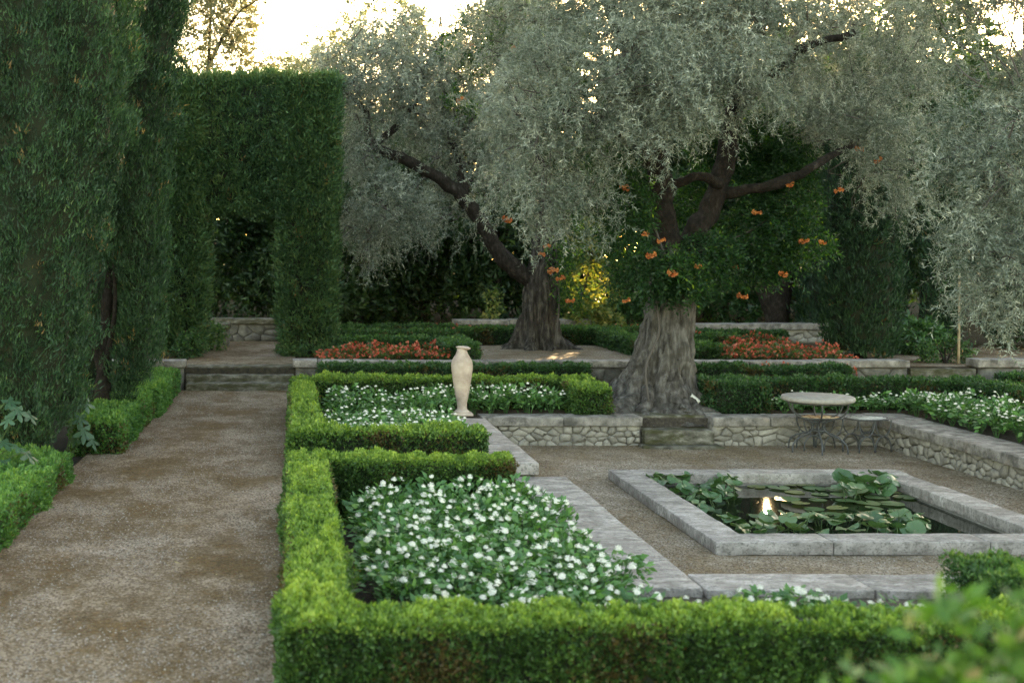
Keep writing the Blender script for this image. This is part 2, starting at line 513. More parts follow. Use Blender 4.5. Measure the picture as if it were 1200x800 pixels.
M['stake'] = noise_mat('pale_wood_stake', [(0.3, (0.20, 0.15, 0.09)), (0.7, (0.36, 0.28, 0.18))], 20, 5, 0.8, 0.3, 60, 0.004, (4, 4, .5))


def water_mat():
    m, nt, out = mat_new('pond_water')
    p = N(nt, 'ShaderNodeBsdfPrincipled', Roughness=0.012, IOR=1.33)
    p.inputs['Base Color'].default_value = (0.010, 0.013, 0.008, 1)
    p.inputs['Specular IOR Level'].default_value = 0.6
    geo = nt.nodes.new('ShaderNodeNewGeometry')
    n = N(nt, 'ShaderNodeTexNoise', Scale=9.0, Detail=2.0)
    nt.links.new(geo.outputs['Position'], n.inputs[0])
    b = N(nt, 'ShaderNodeBump', Strength=0.006, Distance=0.02)
    nt.links.new(n.outputs[0], b.inputs['Height'])
    nt.links.new(b.outputs[0], p.inputs['Normal'])
    nt.links.new(p.outputs[0], out.inputs[0])
    return m


M['water'] = water_mat()

# gaps in the wood through which the low sun finds the pond and one creeper
TUNNELS.append((px(900, 592, 12.7), 0.11, 13.5))
TUNNELS.append((px(872, 597, 12.6), 0.07, 13.5))
TUNNELS.append((px(690, 335, 28.6), 0.55, 29.0))

# ================================================================== SETTING
Z_T, Z_U, Z_C = -0.35, 0.35, 0.04                # sunken terrace, upper terrace, coping of the sunken court


def sheet(name, x0, x1, y0, y1, z, mat, nx=2, ny=2, amp=0.0, sc=1.0, hole=None):
    gx, gy = np.meshgrid(np.linspace(x0, x1, nx), np.linspace(y0, y1, ny), indexing='ij')
    v = np.stack([gx, gy, np.full_like(gx, z)], -1).reshape(-1, 3)
    if amp:
        v[:, 2] += noise3(v * np.array([1, 1, 0]), sc) * amp
    i = np.arange(nx * ny).reshape(nx, ny)
    f = np.stack([i[:-1, :-1], i[1:, :-1], i[1:, 1:], i[:-1, 1:]], -1).reshape(-1, 4)
    if hole:
        c = v[f].mean(1)
        f = f[~((c[:, 0] > hole[0]) & (c[:, 0] < hole[1]) & (c[:, 1] > hole[2]) & (c[:, 1] < hole[3]))]
    return obj(name, mesh_np(name, v, f, mat, smooth=True), kind='structure')


def plateau(name, rects, z0, mat):
    """solid ground terrace with vertical sides"""
    V, Q = join_geo([box_vf(a, b, c, d, z0, z) for (a, b, c, d, z) in rects])
    return obj(name, mesh_np(name, V, Q, mat), kind='structure')


sheet('ground', -400, 400, -200, 600, -0.62, M['litter'])
plateau('left_ground', [(-60, -0.02, -30, 20.86, -0.035)], -0.6, M['litter'])
plateau('near_ground', [(0.0, 60, -30, 6.1, -0.06)], -0.6, M['litter'])
plateau('middle_bed_soil', [(0.0, 2.13, 11.2, 16.9, 0.0), (0.0, 60, 16.95, 20.86, 0.002)], -0.6, M['soil'])
plateau('right_ground', [(8.5, 60, 6.15, 16.93, -0.002)], -0.6, M['soil'])
plateau('upper_terrace', [(-80, 90, 20.9, 400, Z_U - 0.012)], -0.6, M['litter'])
sheet('near_bed_soil', -0.02, 2.47, 6.0, 12.9, -0.15, M['soil'], 50, 120, 0.022, 2.5)
sheet('front_bed_soil', 2.472, 8.6, 6.0, 8.72, -0.152, M['soil'], 90, 40, 0.022, 2.5)
sheet('path', -2.42, 0.03, -6, 20.46, 0.0, M['path'], 40, 220, 0.010, 1.3)
sheet('terrace_gravel', 2.55, 8.35, 8.5, 16.85, Z_T, M['terrace'], 60, 80, 0.008, 1.5, hole=(3.9, 6.98, 10.75, 14.05))
sheet('upper_path', -2.0, 0.02, 21.0, 27.4, Z_U, M['path'], 30, 60, 0.006, 1.3)
sheet('upper_court', 3.2, 7.3, 21.05, 26.6, Z_U, M['terrace'], 30, 40, 0.006, 1.3)
sheet('side_path', 10.4, 16.5, 21.05, 25.4, Z_U, M['path'], 30, 30, 0.006, 1.3)


def pebbles(name, label, rects, n, mat, smin, smax, zf):
    V = []
    for (x0, x1, y0, y1), k in rects:
        m = int(n * k)
        # denser towards the near side
        c = np.stack([rng.uniform(x0, x1, m), y0 + (y1 - y0) * rng.uniform(0, 1, m) ** 1.6, np.zeros(m)], -1)
        c[:, 2] = zf
        V.append(c)
    c = np.concatenate(V)
    c = c[~((c[:, 0] > 3.73) & (c[:, 0] < 7.15) & (c[:, 1] > 10.58) & (c[:, 1] < 14.22))]
    m = len(c)
    s = rng.uniform(smin, smax, m)
    base = np.array([[1, 0, 0], [0.3, .9, .1], [-.8, .55, 0], [-.75, -.6, .1], [.35, -.95, 0], [0.05, 0, .75]])
    a = rng.uniform(0, 6.28, m)
    ca, sa = np.cos(a), np.sin(a)
    b = base[None] * (1 + rng.normal(size=(m, 6, 1)) * .18)
    v = np.stack([b[..., 0] * ca[:, None] - b[..., 1] * sa[:, None], b[..., 0] * sa[:, None] + b[..., 1] * ca[:, None], b[..., 2]], -1) * s[:, None, None] + c[:, None]
    k = np.arange(5)
    t = np.stack([k, (k + 1) % 5, np.full(5, 5)], -1)
    f = (t[None] + np.arange(m)[:, None, None] * 6).reshape(-1, 3)
    return obj(name, mesh_np(name, v.reshape(-1, 3), f, mat), label=label, cat='gravel', kind='stuff')


pebbles('path_pebbles', 'pale loose pebbles scattered over the garden path', [((-2.4, 0.0, 5.0, 20.3), 1.0)], 17000, M['pebble'], 0.004, 0.0085, 0.0)
pebbles('terrace_pebbles', 'brown loose pebbles scattered round the pond', [((2.9, 8.2, 8.9, 16.7), 1.0)], 10000, M['pebble'], 0.005, 0.009, Z_T)


# ------------------------------------------------------------------ stonework
def stone_mesh(name, pts, depth, mat, bulge=0.02, tr=None):
    """one rubble stone: outline pts (k,2) in the wall plane (u, z), front towards -Y"""
    k = len(pts)
    pts = np.asarray(pts)
    c = pts.mean(0)
    ring0 = np.stack([pts[:, 0], np.full(k, depth), pts[:, 1]], -1)
    ring1 = np.stack([pts[:, 0], np.full(k, 0.004), pts[:, 1]], -1)
    p2 = c + (pts - c) * 0.86
    ring2 = np.stack([p2[:, 0], -bulge * (0.8 + 0.4 * rng.random(k)), p2[:, 1]], -1)
    cen = np.array([[c[0], -bulge * 1.25, c[1]]])
    v = np.concatenate([ring0, ring1, ring2, cen])
    j = np.arange(k)
    n = (j + 1) % k
    q = np.concatenate([np.stack([j, n, k + n, k + j], -1), np.stack([k + j, k + n, 2 * k + n, 2 * k + j], -1)])
    t = np.stack([2 * k + j, 2 * k + n, np.full(k, 3 * k)], -1)
    if tr is not None:
        v = tr(v)
    return mesh_np(name, v, [q, t], mat)


def rubble(parent, length, z0, z1, tr, mat, hs=(0.065, 0.085), ws=(0.11, 0.15), seed=1):
    """uneven stones between z0 and z1 along u = 0..length; tr maps (u, depth, z) to the place"""
    r = np.random.default_rng(seed)
    sz, sx = (hs[0] + hs[1]) / 2, (ws[0] + ws[1]) / 2
    nz, nx = max(2, round((z1 - z0) / sz)), max(2, round(length / sx))
    pts = []
    for i in range(nz):
        for k in range(nx):
            if r.random() < .30:
                continue
            pts.append(((k + .5 + (i % 2) * .5 + r.uniform(-.38, .38)) * length / nx, z0 + (i + .5 + r.uniform(-.34, .34)) * (z1 - z0) / nz))
    P = np.array([p for p in pts if p[0] < length])
    asp = 1.45                                   # stones lie longer than high
    for i in range(len(P)):
        c = P[i]
        poly = [(0, z0), (length, z0), (length, z1), (0, z1)]
        near = np.argsort(((P - c) ** 2 * np.array([1, asp ** 2])).sum(1))[1:14]
        for k in near:
            q = P[k]
            n_ = np.array([(q[0] - c[0]), (q[1] - c[1]) * asp ** 2])
            mid = (q + c) / 2
            out = []
            for a in range(len(poly)):
                A, B = np.array(poly[a]), np.array(poly[(a + 1) % len(poly)])
                da, db = (A - mid) @ n_, (B - mid) @ n_
                if da <= 0:
                    out.append(tuple(A))
                if (da < 0) != (db < 0) and abs(da - db) > 1e-9:
                    out.append(tuple(A + (B - A) * da / (da - db)))
            poly = out
            if len(poly) < 3:
                break
        if len(poly) < 3:
            continue
        pg = np.array(poly)
        cc = pg.mean(0)
        size = np.abs(pg - cc).max(0)
        if size.min() < .02:
            continue
        pg = cc + (pg - cc) * (1 - .007 / np.maximum(size, .03))
        nxt = np.roll(pg, -1, 0)
        e = r.uniform(.05, .16)
        rd = np.stack([pg + (nxt - pg) * e, pg + (nxt - pg) * (1 - e)], 1).reshape(-1, 2) + r.normal(size=(len(pg) * 2, 2)) * .0035
        obj('stone', stone_mesh('stone', rd, 0.05, mat, r.uniform(0.002, 0.026), tr), parent)


def coping_run(parent, x0, x1, y0, y1, z0, z1, along='x', lens=(0.7, 1.3), mat=None, name='coping_stone', wear=0.005):
    a, b = (x0, x1) if along == 'x' else (y0, y1)
    u = a
    while u < b - 0.05:
        w = random.uniform(*lens)
        if b - (u + w) < lens[0] * 0.6:
            w = b - u
        g = 0.005
        dz = random.uniform(-0.008, 0.008)
        if along == 'x':
            v, f = block(u + g, u + w - g, y0 + random.uniform(-.01, .01), y1, z0, z1 + dz, wear)
        else:
            v, f = block(x0 + random.uniform(-.01, .01), x1, u + g, u + w - g, z0, z1 + dz, wear)
        obj(name, mesh_np(name, v, f, mat or M['coping']), parent)
        u += w


def body(parent, x0, x1, y0, y1, z0, z1, mat=None, name='wall_core'):
    v, f = box_vf(x0, x1, y0, y1, z0, z1)
    return obj(name, mesh_np(name, v, f, mat or M['mortar']), parent)


WF = 16.76                                       # face of the back wall of the sunken court
# left part of the court's back wall
w = thing('retaining_wall', 'low rubble stone wall left of the small mossy steps', 'wall', (2.6, WF, Z_T))
w.location = (0, 0, 0)
body(w, 2.64, 4.86, WF + .008, 17.0, -0.6, -0.075)
rubble(w, 2.2, Z_T - 0.03, -0.08, lambda v: v + np.array([2.65, WF, 0]), M['stone'], seed=4)
coping_run(w, 2.62, 4.88, WF - .06, 17.14, -0.08, Z_C, 'x', (0.9, 1.3))
# right part with the return beside the steps, and the long side wall
w = thing('retaining_wall', 'low rubble stone wall behind the round garden table', 'wall')
body(w, 5.86, 8.3, WF + .008, 17.0, -0.6, -0.075)
rubble(w, 2.34, Z_T - 0.03, -0.08, lambda v: v + np.array([5.86, WF, 0]), M['stone'], seed=8)
coping_run(w, 5.86, 8.12, WF - .06, 17.14, -0.08, Z_C, 'x', (0.8, 1.1))
coping_run(w, 5.72, 6.12, 17.16, 18.0, -0.08, Z_C + 0.01, 'y', (0.8, 0.9))
w = thing('retaining_wall', 'long rubble stone wall along the right side of the sunken court', 'wall')
body(w, 8.208, 8.7, 7.0, 16.95, -0.6, -0.075)
rubble(w, 8.8, Z_T - 0.03, -0.08, lambda v: np.stack([8.2 + v[:, 1], WF + .05 - v[:, 0], v[:, 2]], -1), M['stone'], seed=15)
coping_run(w, 8.13, 8.72, 7.5, 17.15, -0.08, Z_C + 0.003, 'y', (0.9, 1.5))

# small steps up to the big tree
w = thing('stone_steps', 'two small mossy stone steps below the big tree trunk', 'steps')
for (x0, x1, y0, y1, z0, z1) in ((4.90, 5.84, 16.98, 17.45, -0.6, 0.035), (4.88, 5.85, 16.62, 17.06, -0.6, -0.125), (4.80, 5.92, 16.40, 16.70, -0.6, -0.318)):
    v, f = block(x0, x1, y0, y1, z0, z1, 0.010, 0.02)
    obj('step', mesh_np('step', v, f, M['mossy']), w)

# pale slabs along the left side of the court: the upper run carries the vase, the lower run goes round the near bed
w = thing('slab_walk', 'raised walk of worn pale slabs under the vase', 'slabs')
body(w, 2.16, 2.63, 13.05, 17.0, -0.6, -0.072)
coping_run(w, 2.10, 2.66, 13.0, 16.68, -0.08, Z_C + 0.002, 'y', (0.9, 1.3), M['slab'], 'slab')
w = thing('slab_walk', 'lower walk of worn pale slabs beside the near white flower bed', 'slabs')
body(w, 2.44, 2.9, 8.7, 13.0, -0.6, -0.17)
coping_run(w, 2.38, 2.95, 8.62, 12.98, -0.20, -0.098, 'y', (0.8, 1.2), M['slab'], 'slab')
w = thing('slab_walk', 'pale slab edging between the pond court and the near hedge', 'slabs')
body(w, 2.98, 8.6, 8.66, 9.0, -0.6, -0.205)
coping_run(w, 2.97, 8.7, 8.60, 9.05, -0.205, -0.100, 'x', (0.9, 1.3), M['slab'], 'slab')

# steps up from the path
w = thing('stone_steps', 'three wide mossy steps across the gravel path before the arch', 'steps')
for i in range(3):
    y0 = 20.40 + 0.30 * i
    v, f = block(-1.86 - 0.02 * i, 0.0 - 0.004 * i, y0, y0 + 0.36 + (0.1 if i == 2 else 0), -0.4, 0.118 * (i + 1) + (0.004 if i < 2 else 0.006), 0.012, 0.02)
    obj('step', mesh_np('step', v, f, M['mossy']), w)

# upper retaining wall
UF = 20.84
w = thing('retaining_wall', 'long low wall with dark lichened coping below the red flower beds', 'wall')
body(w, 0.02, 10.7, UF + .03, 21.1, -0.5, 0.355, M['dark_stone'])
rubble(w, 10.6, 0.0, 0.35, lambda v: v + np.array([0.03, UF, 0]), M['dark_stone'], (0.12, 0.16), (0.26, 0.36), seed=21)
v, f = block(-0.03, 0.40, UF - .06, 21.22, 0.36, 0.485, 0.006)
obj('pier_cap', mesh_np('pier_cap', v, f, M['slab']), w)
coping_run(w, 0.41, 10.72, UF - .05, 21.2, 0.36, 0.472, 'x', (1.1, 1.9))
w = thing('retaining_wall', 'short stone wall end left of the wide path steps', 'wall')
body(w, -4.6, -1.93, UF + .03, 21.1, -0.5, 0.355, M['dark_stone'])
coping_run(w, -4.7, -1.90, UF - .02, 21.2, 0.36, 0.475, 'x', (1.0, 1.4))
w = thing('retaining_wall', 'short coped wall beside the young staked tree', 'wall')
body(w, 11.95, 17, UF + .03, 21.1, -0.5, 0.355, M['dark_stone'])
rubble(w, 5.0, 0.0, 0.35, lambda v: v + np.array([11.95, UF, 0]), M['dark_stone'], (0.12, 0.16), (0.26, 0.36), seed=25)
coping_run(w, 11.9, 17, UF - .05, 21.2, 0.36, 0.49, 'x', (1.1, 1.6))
w = thing('stone_steps', 'dark stone step between two wall ends on the side path', 'steps')
for i, (y0, y1, z1) in enumerate(((20.5, 21.0, 0.17), (20.82, 21.3, 0.335))):
    v, f = block(10.74, 11.88, y0, y1, -0.3, z1, 0.01)
    obj('step', mesh_np('step', v, f, M['mossy']), w)

# far walls
w = thing('garden_wall', 'low coped wall seen through the clipped arch', 'wall')
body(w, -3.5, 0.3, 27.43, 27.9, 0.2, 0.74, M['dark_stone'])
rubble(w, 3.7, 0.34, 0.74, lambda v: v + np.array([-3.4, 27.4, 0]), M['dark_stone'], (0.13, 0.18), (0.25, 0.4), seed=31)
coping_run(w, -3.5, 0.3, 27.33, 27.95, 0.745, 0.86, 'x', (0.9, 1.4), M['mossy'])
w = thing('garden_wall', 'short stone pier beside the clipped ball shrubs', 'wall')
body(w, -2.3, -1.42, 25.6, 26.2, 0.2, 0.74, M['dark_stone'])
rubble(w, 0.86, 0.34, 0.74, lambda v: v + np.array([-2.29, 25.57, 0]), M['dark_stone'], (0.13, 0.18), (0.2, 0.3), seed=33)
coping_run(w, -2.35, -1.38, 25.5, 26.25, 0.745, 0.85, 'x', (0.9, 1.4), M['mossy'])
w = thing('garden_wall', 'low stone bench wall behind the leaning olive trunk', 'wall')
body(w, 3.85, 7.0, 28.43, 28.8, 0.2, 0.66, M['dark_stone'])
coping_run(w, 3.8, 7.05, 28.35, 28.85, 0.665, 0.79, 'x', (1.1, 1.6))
w = thing('garden_wall', 'far rubble wall with thick coping behind the red flowers', 'wall')
body(w, 9.1, 12.6, 26.91, 27.3, 0.2, 0.64, M['mortar'])
rubble(w, 3.4, 0.34, 0.64, lambda v: v + np.array([9.15, 26.9, 0]), M['stone'], (0.09, 0.13), (0.16, 0.22), seed=35)
coping_run(w, 9.0, 12.7, 26.82, 27.35, 0.645, 0.775, 'x', (1.2, 1.7))

# ------------------------------------------------------------------ pond
PX0, PX1, PY0, PY1, PZ, PW = 3.73, 7.15, 10.58, 14.22, -0.235, 0.34
w = thing('pond', 'square stone pond basin with a wide grey coping', 'pond')
body(w, PX0 + .02, PX0 + PW - .01, PY0 + .02, PY1 - .02, -0.6, PZ - .11, M['dark_stone'], 'basin_wall')
body(w, PX1 - PW + .01, PX1 - .02, PY0 + .02, PY1 - .02, -0.6, PZ - .11, M['dark_stone'], 'basin_wall')
body(w, PX0 + PW, PX1 - PW, PY0 + .021, PY0 + PW - .01, -0.6, PZ - .112, M['dark_stone'], 'basin_wall')
body(w, PX0 + PW, PX1 - PW, PY1 - PW + .01, PY1 - .021, -0.6, PZ - .112, M['dark_stone'], 'basin_wall')
for args in ((PX0, PX0 + PW, PY0 + PW + .004, PY1 - PW - .004, PZ - .115, PZ, 'y'), (PX1 - PW, PX1, PY0 + PW + .004, PY1 - PW - .004, PZ - .115, PZ, 'y'),
             (PX0, PX1, PY0, PY0 + PW, PZ - .115, PZ + .002, 'x'), (PX0, PX1, PY1 - PW, PY1, PZ - .115, PZ + .002, 'x')):
    coping_run(w, *args[:6], args[6], (0.9, 1.5), M['slab'], 'coping_stone', 0.005)
sheet('water', PX0 + .2, PX1 - .2, PY0 + .2, PY1 - .2, -0.368, M['water'])


# ------------------------------------------------------------------ hedges
def hedge_geo(boxes, dens, L, wr=0.62, rough=0.03, up=0.35, top_light=0.22, tint0=0.34, spread=0.8, tri=True):
    """leaves over the sides and top of a union of boxes (x0,x1,y0,y1,z0,z1); dark core boxes added inside to block light"""
    P, Nn, Tn = [], [], []
    for bi, (x0, x1, y0, y1, z0, z1) in enumerate(boxes):
        dx, dy, dz = x1 - x0, y1 - y0, z1 - z0
        for d, s in ((0, -1), (0, 1), (1, -1), (1, 1), (2, 1)):
            area = (dy * dz, dx * dz, dx * dy)[d]
            m = int(area * dens * (0.3 if (d < 2 and s > 0 and not (d == 0 and x1 < 0)) else 1.0))   # sides turned from the walks are thinner
            p = np.stack([rng.uniform(x0, x1, m), rng.uniform(y0, y1, m), rng.uniform(z0, z1, m)], -1)
            nn = np.zeros((m, 3))
            nn[:, d] = s
            p[:, d] = (x0, y0, z0)[d] if s < 0 else (x1, y1, z1)[d]
            # rounded shoulders
            c = np.array([(x0 + x1) / 2, (y0 + y1) / 2, z1])
            ez = np.clip((p[:, 2] - (z1 - 0.06)) / 0.06, 0, 1)
            if d < 2:
                p[:, d] -= s * ez ** 2 * 0.025
                nn[:, 2] += ez * 0.6
            else:
                for k, (a, b) in ((0, (x0, x1)), (1, (y0, y1))):
                    e = np.clip(1 - np.minimum(p[:, k] - a, b - p[:, k]) / 0.07, 0, 1)
                    p[:, 2] -= e ** 2 * 0.025
            keep = np.ones(m, bool)
            for bj, (a0, a1, b0, b1, c0, c1) in enumerate(boxes):
                if bj != bi:
                    keep &= ~((p[:, 0] > a0 + .02) & (p[:, 0] < a1 - .02) & (p[:, 1] > b0 + .02) & (p[:, 1] < b1 - .02) & (p[:, 2] < c1 - .02))
            p, nn = p[keep], nn[keep]
            P.append(p)
            Nn.append(nn)
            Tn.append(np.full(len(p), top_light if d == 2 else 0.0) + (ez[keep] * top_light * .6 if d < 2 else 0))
    p = np.concatenate(P)
    nn = unit(np.concatenate(Nn))
    tl = np.concatenate(Tn)
    m = len(p)
    big = noise3(p, 2.6)
    fine = noise3(p + 5, 11.0)
    p[:, 2] += noise3(p * np.array([1, 1, 0.0]) + 31, 0.9) * 0.022 * np.clip((p[:, 2] - p[:, 2].min()) / .3, 0, 1)
    p = p + nn * (big * rough * 1.2 + fine * rough + rng.uniform(-1.6, 0.55, m) * L)[:, None]
    d = unit(nn * rng.uniform(0.25, 0.9, (m, 1)) + np.array([0, 0, up]) + rng.normal(size=(m, 3)) * spread * 0.6)
    ll = L * rng.uniform(0.7, 1.3, m)
    v, f = blades(p, d, ll, ll * wr * 1.1) if tri else rhombs(p, d, ll, ll * wr, fold=0.12)
    bare = (nn[:, 2] < .5) & (noise3(p + 50, 1.7) + rng.normal(size=m) * .35 > .62)
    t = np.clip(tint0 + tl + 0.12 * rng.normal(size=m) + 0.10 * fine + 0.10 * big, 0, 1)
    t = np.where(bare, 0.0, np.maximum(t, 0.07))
    cv, cf = [], []
    n = 0
    for i, (x0, x1, y0, y1, z0, z1) in enumerate(boxes):
        ins = 0.030 + 0.0015 * i + L * .9
        a, b = box_vf(x0 + ins, x1 - ins, y0 + ins, y1 - ins, z0 - 0.02, z1 - ins)
        cv.append(a)
        cf.append(b + n)
        n += 8
    return v, f, t, np.concatenate(cv), np.concatenate(cf)


def hedge(name, label, cat, boxes, dens, L, mat='box', group=None, **kw):
    o = thing(name, label, cat, group=group)
    v, f, t, cv, cf = hedge_geo(boxes, dens, L, **kw)
    obj('foliage', mesh_np('foliage', v, f, M[mat], t), o)
    obj('blocking_core', mesh_np('blocking_core', cv, cf, M['core']), o)  # solid dark boxes added behind the leaves to block light
    return o


HT = 0.45
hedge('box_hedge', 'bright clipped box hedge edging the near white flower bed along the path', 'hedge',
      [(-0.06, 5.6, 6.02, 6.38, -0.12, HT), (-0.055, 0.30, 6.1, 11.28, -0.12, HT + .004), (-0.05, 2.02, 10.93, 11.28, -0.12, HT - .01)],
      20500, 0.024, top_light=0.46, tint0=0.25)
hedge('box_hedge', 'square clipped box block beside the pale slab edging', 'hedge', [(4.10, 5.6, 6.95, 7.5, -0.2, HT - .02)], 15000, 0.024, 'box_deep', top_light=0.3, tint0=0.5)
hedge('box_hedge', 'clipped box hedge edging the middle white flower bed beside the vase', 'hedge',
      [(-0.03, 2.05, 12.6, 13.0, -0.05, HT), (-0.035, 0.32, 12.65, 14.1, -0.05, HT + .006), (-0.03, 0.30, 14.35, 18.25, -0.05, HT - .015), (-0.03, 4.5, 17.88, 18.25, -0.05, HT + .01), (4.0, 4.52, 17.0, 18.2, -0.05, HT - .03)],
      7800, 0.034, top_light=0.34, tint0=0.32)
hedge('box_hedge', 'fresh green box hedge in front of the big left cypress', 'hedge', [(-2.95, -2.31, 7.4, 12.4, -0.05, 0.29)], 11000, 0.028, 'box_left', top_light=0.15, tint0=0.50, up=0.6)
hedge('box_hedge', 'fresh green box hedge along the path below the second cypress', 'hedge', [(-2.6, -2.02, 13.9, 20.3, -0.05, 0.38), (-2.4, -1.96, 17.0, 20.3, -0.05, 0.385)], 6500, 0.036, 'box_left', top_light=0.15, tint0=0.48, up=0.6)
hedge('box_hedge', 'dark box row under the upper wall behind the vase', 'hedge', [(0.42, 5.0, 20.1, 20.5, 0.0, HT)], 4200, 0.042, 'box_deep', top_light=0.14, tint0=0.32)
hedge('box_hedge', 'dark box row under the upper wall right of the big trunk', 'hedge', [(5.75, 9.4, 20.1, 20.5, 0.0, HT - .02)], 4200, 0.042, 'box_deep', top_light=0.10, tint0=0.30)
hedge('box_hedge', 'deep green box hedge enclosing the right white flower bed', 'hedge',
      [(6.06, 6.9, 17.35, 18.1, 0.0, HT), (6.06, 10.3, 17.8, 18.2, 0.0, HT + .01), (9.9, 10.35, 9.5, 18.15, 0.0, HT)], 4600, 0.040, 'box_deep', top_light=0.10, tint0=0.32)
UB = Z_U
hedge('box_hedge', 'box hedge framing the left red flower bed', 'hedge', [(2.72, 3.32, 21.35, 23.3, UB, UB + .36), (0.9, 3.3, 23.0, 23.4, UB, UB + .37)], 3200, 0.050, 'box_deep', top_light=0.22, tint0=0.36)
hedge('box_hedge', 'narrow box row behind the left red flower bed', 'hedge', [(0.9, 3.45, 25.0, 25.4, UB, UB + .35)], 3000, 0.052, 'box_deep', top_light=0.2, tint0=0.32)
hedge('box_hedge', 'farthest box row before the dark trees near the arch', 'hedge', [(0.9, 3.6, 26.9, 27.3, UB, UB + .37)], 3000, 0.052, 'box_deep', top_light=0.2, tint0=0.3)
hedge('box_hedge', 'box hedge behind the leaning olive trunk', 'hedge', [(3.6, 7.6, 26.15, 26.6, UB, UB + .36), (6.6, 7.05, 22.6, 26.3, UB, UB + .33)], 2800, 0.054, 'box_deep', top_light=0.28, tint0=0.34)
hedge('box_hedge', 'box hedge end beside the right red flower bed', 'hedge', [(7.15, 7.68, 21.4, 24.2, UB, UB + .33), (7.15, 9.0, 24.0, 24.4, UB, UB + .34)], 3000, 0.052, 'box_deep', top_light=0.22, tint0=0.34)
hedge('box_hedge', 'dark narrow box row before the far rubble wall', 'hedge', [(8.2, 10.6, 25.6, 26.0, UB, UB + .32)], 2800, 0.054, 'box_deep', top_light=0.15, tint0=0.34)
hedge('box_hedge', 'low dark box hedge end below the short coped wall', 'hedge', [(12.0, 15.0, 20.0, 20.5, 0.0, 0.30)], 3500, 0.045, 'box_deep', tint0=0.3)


# ------------------------------------------------------------------ columns of cypress and the clipped arch
def sprays(p, nn, L, W, per=9, up=1.25, out=0.5, spread=0.34, tuft=0.10, tint0=0.42):
    """tufts of upward sprays at surface points p with normals nn"""
    m = len(p)
    axis = unit(nn * out + np.array([0, 0, up]) + rng.normal(size=(m, 3)) * 0.28)
    q = np.repeat(p, per, 0) + np.repeat(axis, per, 0) * rng.uniform(-0.5, 0.8, (m * per, 1)) * tuft + rng.normal(size=(m * per, 3)) * tuft * 0.42
    d = unit(np.repeat(axis, per, 0) + rng.normal(size=(m * per, 3)) * spread)
    ll = L * rng.uniform(0.6, 1.35, m * per)
    v, f = blades(q, d, ll, ll * W * 1.1)
    tint = np.clip(np.repeat(tint0 + 0.15 * rng.normal(size=m) + 0.12 * noise3(p, 1.4), per) + 0.13 * rng.normal(size=m * per), 0, 0.88)
    dead = np.repeat(rng.random(m) < 0.006, per)
    tint = np.where(dead, 1.0, tint)
    return v, f, tint


def column(name, label, cx, cy, prof, ry, n, L, W=0.2, trunk=True, per=9, z_low=0.0, mat='cyp', rough=0.11, group=None, tuft=0.11, tint0=0.42):
    """clipped cypress: prof = [(z, left edge, right edge)] in x relative to cx"""
    o = thing(name, label, 'cypress', (cx, cy, z_low), group=group)
    pr = np.array(prof, float)
    zt = np.linspace(pr[0, 0], pr[-1, 0], 400)
    lft, rgt = np.interp(zt, pr[:, 0], pr[:, 1]), np.interp(zt, pr[:, 0], pr[:, 2])
    rr = (rgt - lft) / 2
    cdf = np.cumsum(rr + 0.05)
    z = np.interp(rng.random(n), cdf / cdf[-1], zt)
    a = rng.uniform(0, 2 * np.pi, n)
    l_, r_ = np.interp(z, zt, lft), np.interp(z, zt, rgt)
    c, rx = (l_ + r_) / 2, (r_ - l_) / 2
    ryy = np.minimum(ry, rx * 1.15 + 0.05)
    nn = np.stack([np.cos(a), np.sin(a), np.zeros(n)], -1)
    base = np.stack([c + rx * np.cos(a), ryy * np.sin(a), z], -1)
    off = noise3(base + cx * 3, 1.5) * rough + noise3(base * np.array([1, 1, .45]) + 11, 5.0) * rough * 0.75 + rng.normal(size=n) * rough * .25 - 0.10
    off = off + np.where(rng.random(n) < .03, rng.uniform(.05, .16, n), 0)      # stray sprays
    p = base + nn * off[:, None]
    k = keep_clear(p + np.array([cx, cy, z_low])) & ((np.sin(a) < .35) | (rng.random(n) < .3))
    v, f, t = sprays(p[k], nn[k], L, W, per, tuft=tuft, tint0=tint0)
    obj('foliage', mesh_np('foliage', v, f, M[mat], t), o)
    # solid dark inner mass, added to block light through the foliage
    zs = np.linspace(pr[0, 0] + .12, pr[-1, 0] - .1, 26)
    th = np.linspace(0, 2 * np.pi, 18, endpoint=False)
    l_, r_ = np.interp(zs, pr[:, 0], pr[:, 1]), np.interp(zs, pr[:, 0], pr[:, 2])
    c, rx = (l_ + r_) / 2, np.maximum((r_ - l_) / 2 - 0.20, 0.03)
    ryy = np.minimum(ry - .2, rx * 1.15)
    cv = np.stack([c[:, None] + rx[:, None] * np.cos(th), ryy[:, None] * np.sin(th), np.repeat(zs[:, None], 18, 1)], -1).reshape(-1, 3)
    i = np.arange(25)[:, None] * 18
    j = np.arange(18)[None]
    cf = np.stack([i + j, i + (j + 1) % 18, i + 18 + (j + 1) % 18, i + 18 + j], -1).reshape(-1, 4)
    obj('blocking_core', mesh_np('blocking_core', cv, cf, M['cypress_core'], smooth=True), o)
    if trunk:
        tv, tf = tube([(0, 0, -0.1), (0.02, 0, .5), (0, 0.02, pr[-1, 0] * .6)], [0.13, 0.10, 0.05], 8, 0.2)
        obj('trunk', mesh_np('trunk', tv, tf, M['dark_bark'], smooth=True), o)
    return o


